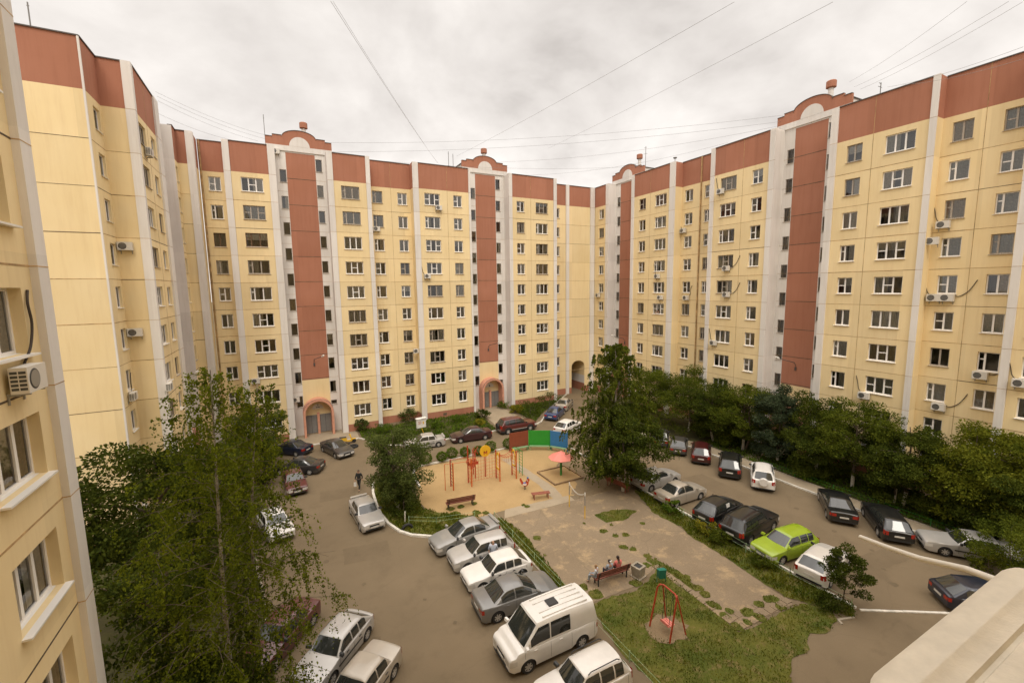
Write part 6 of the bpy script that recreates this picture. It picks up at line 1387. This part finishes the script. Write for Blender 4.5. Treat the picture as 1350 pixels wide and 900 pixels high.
# ------------------------------------------------------------------ white ledge and pole at the viewer's balcony
LG = thing('ac_housing', 'white ribbed plastic air-conditioner ledge in the lower right foreground', 'housing', (1.2, 0, CH-.6))  # casing top of an outdoor air conditioner mounted on the wall
def prof_housing(y):   # ribbed cross-section, y towards the yard
    return 0
zt = CH-.62; yo = .304
mb = MB(); sec = [(yo-.012, -.20), (yo, -.012), (yo-.010, -.003), (yo-.02, 0), (yo-.040, .0), (yo-.046, .004), (yo-.050, .004), (yo-.056, 0), (yo-.080, .0), (yo-.084, -.007), (yo-.090, -.007), (yo-.094, .001), (yo-.13, .001), (yo-.134, .005), (yo-.139, .005), (yo-.143, 0), (yo-.30, 0), (yo-.30, -.2)]
xsL = [.784, .788, .798, .813, 1.36, 1.385, 1.402, 1.412, 1.417]; ins = [.020, .008, .003, 0, 0, .004, .010, .022, .04]
vs = []
for x, i_ in zip(xsL, ins): vs += [(x, y-(i_*.6 if y > yo-.03 else 0), zt+z-(i_*.6 if z > -.1 else 0)) for y, z in sec]
n = len(sec); fs = [(i*n+j, (i+1)*n+j, (i+1)*n+(j+1) % n, i*n+(j+1) % n) for i in range(len(xsL)-1) for j in range(n)]+[tuple(range(n)), tuple((len(xsL)-1)*n+j for j in range(n))]
mb.add(vs, fs); o = mb.build('housing_cover', 'housing', LG, True, smooth=35)
q = MB(); q.tube([(1.60, .335, 15.99), (2.09, .87, 15.70)] if False else [(1.43, .32, 16.07), (1.6, .42, 15.985), (1.76, .57, 15.88), (1.93, .725, 15.785), (2.09, .87, 15.70)], .0085, 12); o = q.build('white_pole', 'pole', None, smooth=60); tag(o, 'thin white pole reaching out from under the white ledge', 'pole')

# ------------------------------------------------------------------ masts and cables
def mast(label, p, h, kind):
    t = thing('antenna_mast', label, 'antenna', p, 0, 'antenna masts on the roofs'); b = MB(); b.tube([(0, 0, 0), (0, 0, h)], .035, 6); b.build('pole', 'wire', t)
    b = MB()
    if kind == 1:
        b.tube([(-.4, 0, h*.75), (.4, .1, h*.8)], .02, 5); b.tube([(-.3, 0, h*.95), (.3, .1, h*.98)], .02, 5)
    elif kind == 2:
        b.tube([(-.25, 0, h*.86), (.25, 0, h*.86)], .02, 5); b.lathe([(0, 0), (.22, .05), (.25, .12), (0, .2)], (0, 0, h*.9), 10)
    else: b.tube([(-.06, 0, h*.9), (.06, 0, h*.9)], .02, 5)
    b.build('aerial', 'wire', t); return t
def top(u, v, y=None, x=None): return onY(u, v, y) if y else onX(u, v, x)
for (u, v, y, x, k, lab) in ((347, 151, 55.5, None, 0, 'mast at the left end of the left pediment'), (591, 200, 56, None, 0, 'taller of the two masts left of the middle pediment'), (597, 203, 57, None, 0, 'shorter mast next to the middle pediment'), (851.5, 193, None, 46, 1, 'leaning aerial behind the pediment at the corner'), (890, 208, None, 44.6, 2, 'small turbine-topped mast on the white pilaster of the right wing'), (1161.6, 109, None, 44.6, 1, 'mast with loose wires right of the big pediment'), (36, 3, 37, None, 0, 'thin mast on the roof of the left wing gable')):
    p = top(u, v, y, x); mast(lab, (p[0], p[1], ZT-.3), p[2]-ZT+.3, k)
def cable(label, a, b_, sagd=.6, r=.016):
    a, b_ = Vector(a), Vector(b_); q = MB(); q.tube([a.lerp(b_, i/14)-Vector((0, 0, sagd*4*(i/14)*(1-i/14))) for i in range(15)], r*.7, 4); o = q.build('cable', 'wire'); tag(o, label, 'cable', 'cables strung between the roofs')
def far(u, v, D): d = ray(u, v); d = d/np.linalg.norm(d); return (d[0]*D, d[1]*D, CH+d[2]*D)
cable('double cable crossing the sky steeply down to the roof left of the middle pediment', far(436, 2, 22), onY(578, 216, 55), .2, .011)
cable('second strand of the steep double cable', far(439, 2, 22), onY(577, 215, 55.2), .2, .009)
cable('long cable rising from the middle pediment towards the upper right', far(968, 3, 30), onY(602, 206, 56), .15, .013)
cable('long cable rising further right, down to the corner roofs', far(1098, 3, 30), onY(722, 196, 62), .15, .013)
for i, (p, q, lab) in enumerate([((205, 121), (349, 178), 'cable from the gable roof to the left pediment, uppermost of the bundle'), ((207, 127), (349, 183), 'cable in the left bundle, second from the top'), ((208, 133), (340, 186), 'cable in the left bundle, third from the top'), ((209, 150), (318, 187), 'lowest cable of the left bundle')]):
    cable(lab, onX(p[0], p[1], -8.2), onY(q[0], q[1], 55.4), .3, .013)
for i, (p, q, lab) in enumerate([((436, 188), (1033, 152), 'cable strung all across from the left pediment to the big right pediment'), ((438, 200), (1033, 160), 'cable across the yard, second below the long one'), ((640, 214), (1033, 165), 'cable from the middle pediment to the right wing'), ((440, 206), (850, 219), 'low cable between the left and corner pediments'), ((690, 231), (960, 188), 'short low cable between the corner and the right wing')]):
    cable(lab, onY(p[0], p[1], 56.5), onX(q[0], q[1], 45.5 if q[0] > 900 else 46), .8, .014)
for p, q, lab in (((1120, 108), (1275, 2), 'cable leaving the big right pediment steeply upwards'), ((1126, 115), (1330, 2), 'second cable fanning out from the big right pediment'), ((1134, 118), (1348, 3), 'third cable fanning out from the big right pediment'), ((1170, 115), (1349, 62), 'cable above the roof of the nearest right bays'), ((1190, 112), (1349, 78), 'lowest cable above the nearest right bays')):
    cable(lab, onX(p[0], p[1], 45.6), far(q[0], q[1], 34), .2, .011)

# ------------------------------------------------------------------ sky, sun, render
SUN_EL, SUN_AZ = R(52), R(200)     # azimuth: direction the light comes from, clockwise from +y
w = bpy.data.worlds.new('World'); scene.world = w; w.use_nodes = True; nt = w.node_tree; bgn = nt.nodes['Background']
sky = nt.nodes.new('ShaderNodeTexSky'); sky.sky_type = 'NISHITA'; sky.sun_disc = False; sky.sun_elevation = SUN_EL; sky.sun_rotation = SUN_AZ; sky.dust_density = 3
tc = nt.nodes.new('ShaderNodeTexCoord'); sx = nt.nodes.new('ShaderNodeSeparateXYZ'); nt.links.new(tc.outputs['Generated'], sx.inputs[0])
# flat cloud layer: project the view direction on a plane overhead
mz = nt.nodes.new('ShaderNodeMath'); mz.operation = 'MAXIMUM'; mz.inputs[1].default_value = .0; nt.links.new(sx.outputs['Z'], mz.inputs[0])
za = nt.nodes.new('ShaderNodeMath'); za.operation = 'ADD'; za.inputs[1].default_value = .38; nt.links.new(mz.outputs[0], za.inputs[0])
dv = nt.nodes.new('ShaderNodeVectorMath'); dv.operation = 'DIVIDE'; cb = nt.nodes.new('ShaderNodeCombineXYZ')
for k in range(3): nt.links.new(za.outputs[0], cb.inputs[k])
nt.links.new(tc.outputs['Generated'], dv.inputs[0]); nt.links.new(cb.outputs[0], dv.inputs[1])
def nz(scale, detail, rough, dist=0.):
    n = nt.nodes.new('ShaderNodeTexNoise'); n.inputs['Scale'].default_value = scale; n.inputs['Detail'].default_value = detail; n.inputs['Roughness'].default_value = rough; n.inputs['Distortion'].default_value = dist; nt.links.new(dv.outputs[0], n.inputs['Vector']); return n
n1 = nz(2.0, 6, .52, .4); n2 = nz(5.0, 5, .55, .2)
mxn = nt.nodes.new('ShaderNodeMath'); mxn.operation = 'MULTIPLY_ADD'; mxn.inputs[1].default_value = .42; nt.links.new(n2.outputs['Fac'], mxn.inputs[0]); nt.links.new(n1.outputs['Fac'], mxn.inputs[2])
rp = nt.nodes.new('ShaderNodeValToRGB'); e = rp.color_ramp.elements; e[0].position = .48; e[0].color = (5.2, 4.8, 4.45, 1); e[1].position = .88; e[1].color = (8.6, 8.1, 7.6, 1)
m1 = e.new(.60); m1.color = (6.5, 6.05, 5.65, 1)
nt.links.new(mxn.outputs[0], rp.inputs['Fac'])
# an overcast sky is brighter towards the zenith
zd = nt.nodes.new('ShaderNodeMapRange'); zd.interpolation_type = 'SMOOTHSTEP'; zd.inputs[1].default_value = .12; zd.inputs[2].default_value = .5; zd.inputs[3].default_value = 1.1; zd.inputs[4].default_value = .92; nt.links.new(sx.outputs['Z'], zd.inputs[0])
zg = nt.nodes.new('ShaderNodeMapRange'); zg.interpolation_type = 'SMOOTHSTEP'; zg.inputs[1].default_value = .5; zg.inputs[2].default_value = 1.0; zg.inputs[3].default_value = 1.0; zg.inputs[4].default_value = 3.4; nt.links.new(sx.outputs['Z'], zg.inputs[0])
vm = nt.nodes.new('ShaderNodeVectorMath'); vm.operation = 'SCALE'; nt.links.new(rp.outputs['Color'], vm.inputs[0]); zm = nt.nodes.new('ShaderNodeMath'); zm.operation = 'MULTIPLY'; nt.links.new(zg.outputs[0], zm.inputs[0]); nt.links.new(zd.outputs[0], zm.inputs[1]); nt.links.new(zm.outputs[0], vm.inputs['Scale'])
mixs = nt.nodes.new('ShaderNodeMix'); mixs.data_type = 'RGBA'; mixs.inputs[0].default_value = .95; nt.links.new(sky.outputs[0], mixs.inputs[6]); nt.links.new(vm.outputs[0], mixs.inputs[7])
nt.links.new(mixs.outputs[2], bgn.inputs['Color']); bgn.inputs['Strength'].default_value = .1
sd = bpy.data.lights.new('sun', 'SUN'); sd.energy = 1.1; sd.angle = R(25); sd.color = (1, .93, .82); so = bpy.data.objects.new('sun', sd); COL.objects.link(so)
dirv = Vector((math.sin(SUN_AZ)*math.cos(SUN_EL), math.cos(SUN_AZ)*math.cos(SUN_EL), math.sin(SUN_EL))); so.rotation_euler = dirv.to_track_quat('Z', 'Y').to_euler()
vs_ = scene.view_settings; vs_.view_transform = 'Standard'; vs_.look = 'None'; vs_.exposure = .42; vs_.gamma = 1; vs_.use_curve_mapping = False
cy = scene.cycles; cy.max_bounces = 6; cy.diffuse_bounces = 3; cy.glossy_bounces = 3; cy.transparent_max_bounces = 8; cy.transmission_bounces = 3; cy.caustics_reflective = False; cy.caustics_refractive = False
cy.use_denoising = True
try: cy.denoiser = 'OPENIMAGEDENOISE'
except Exception: pass
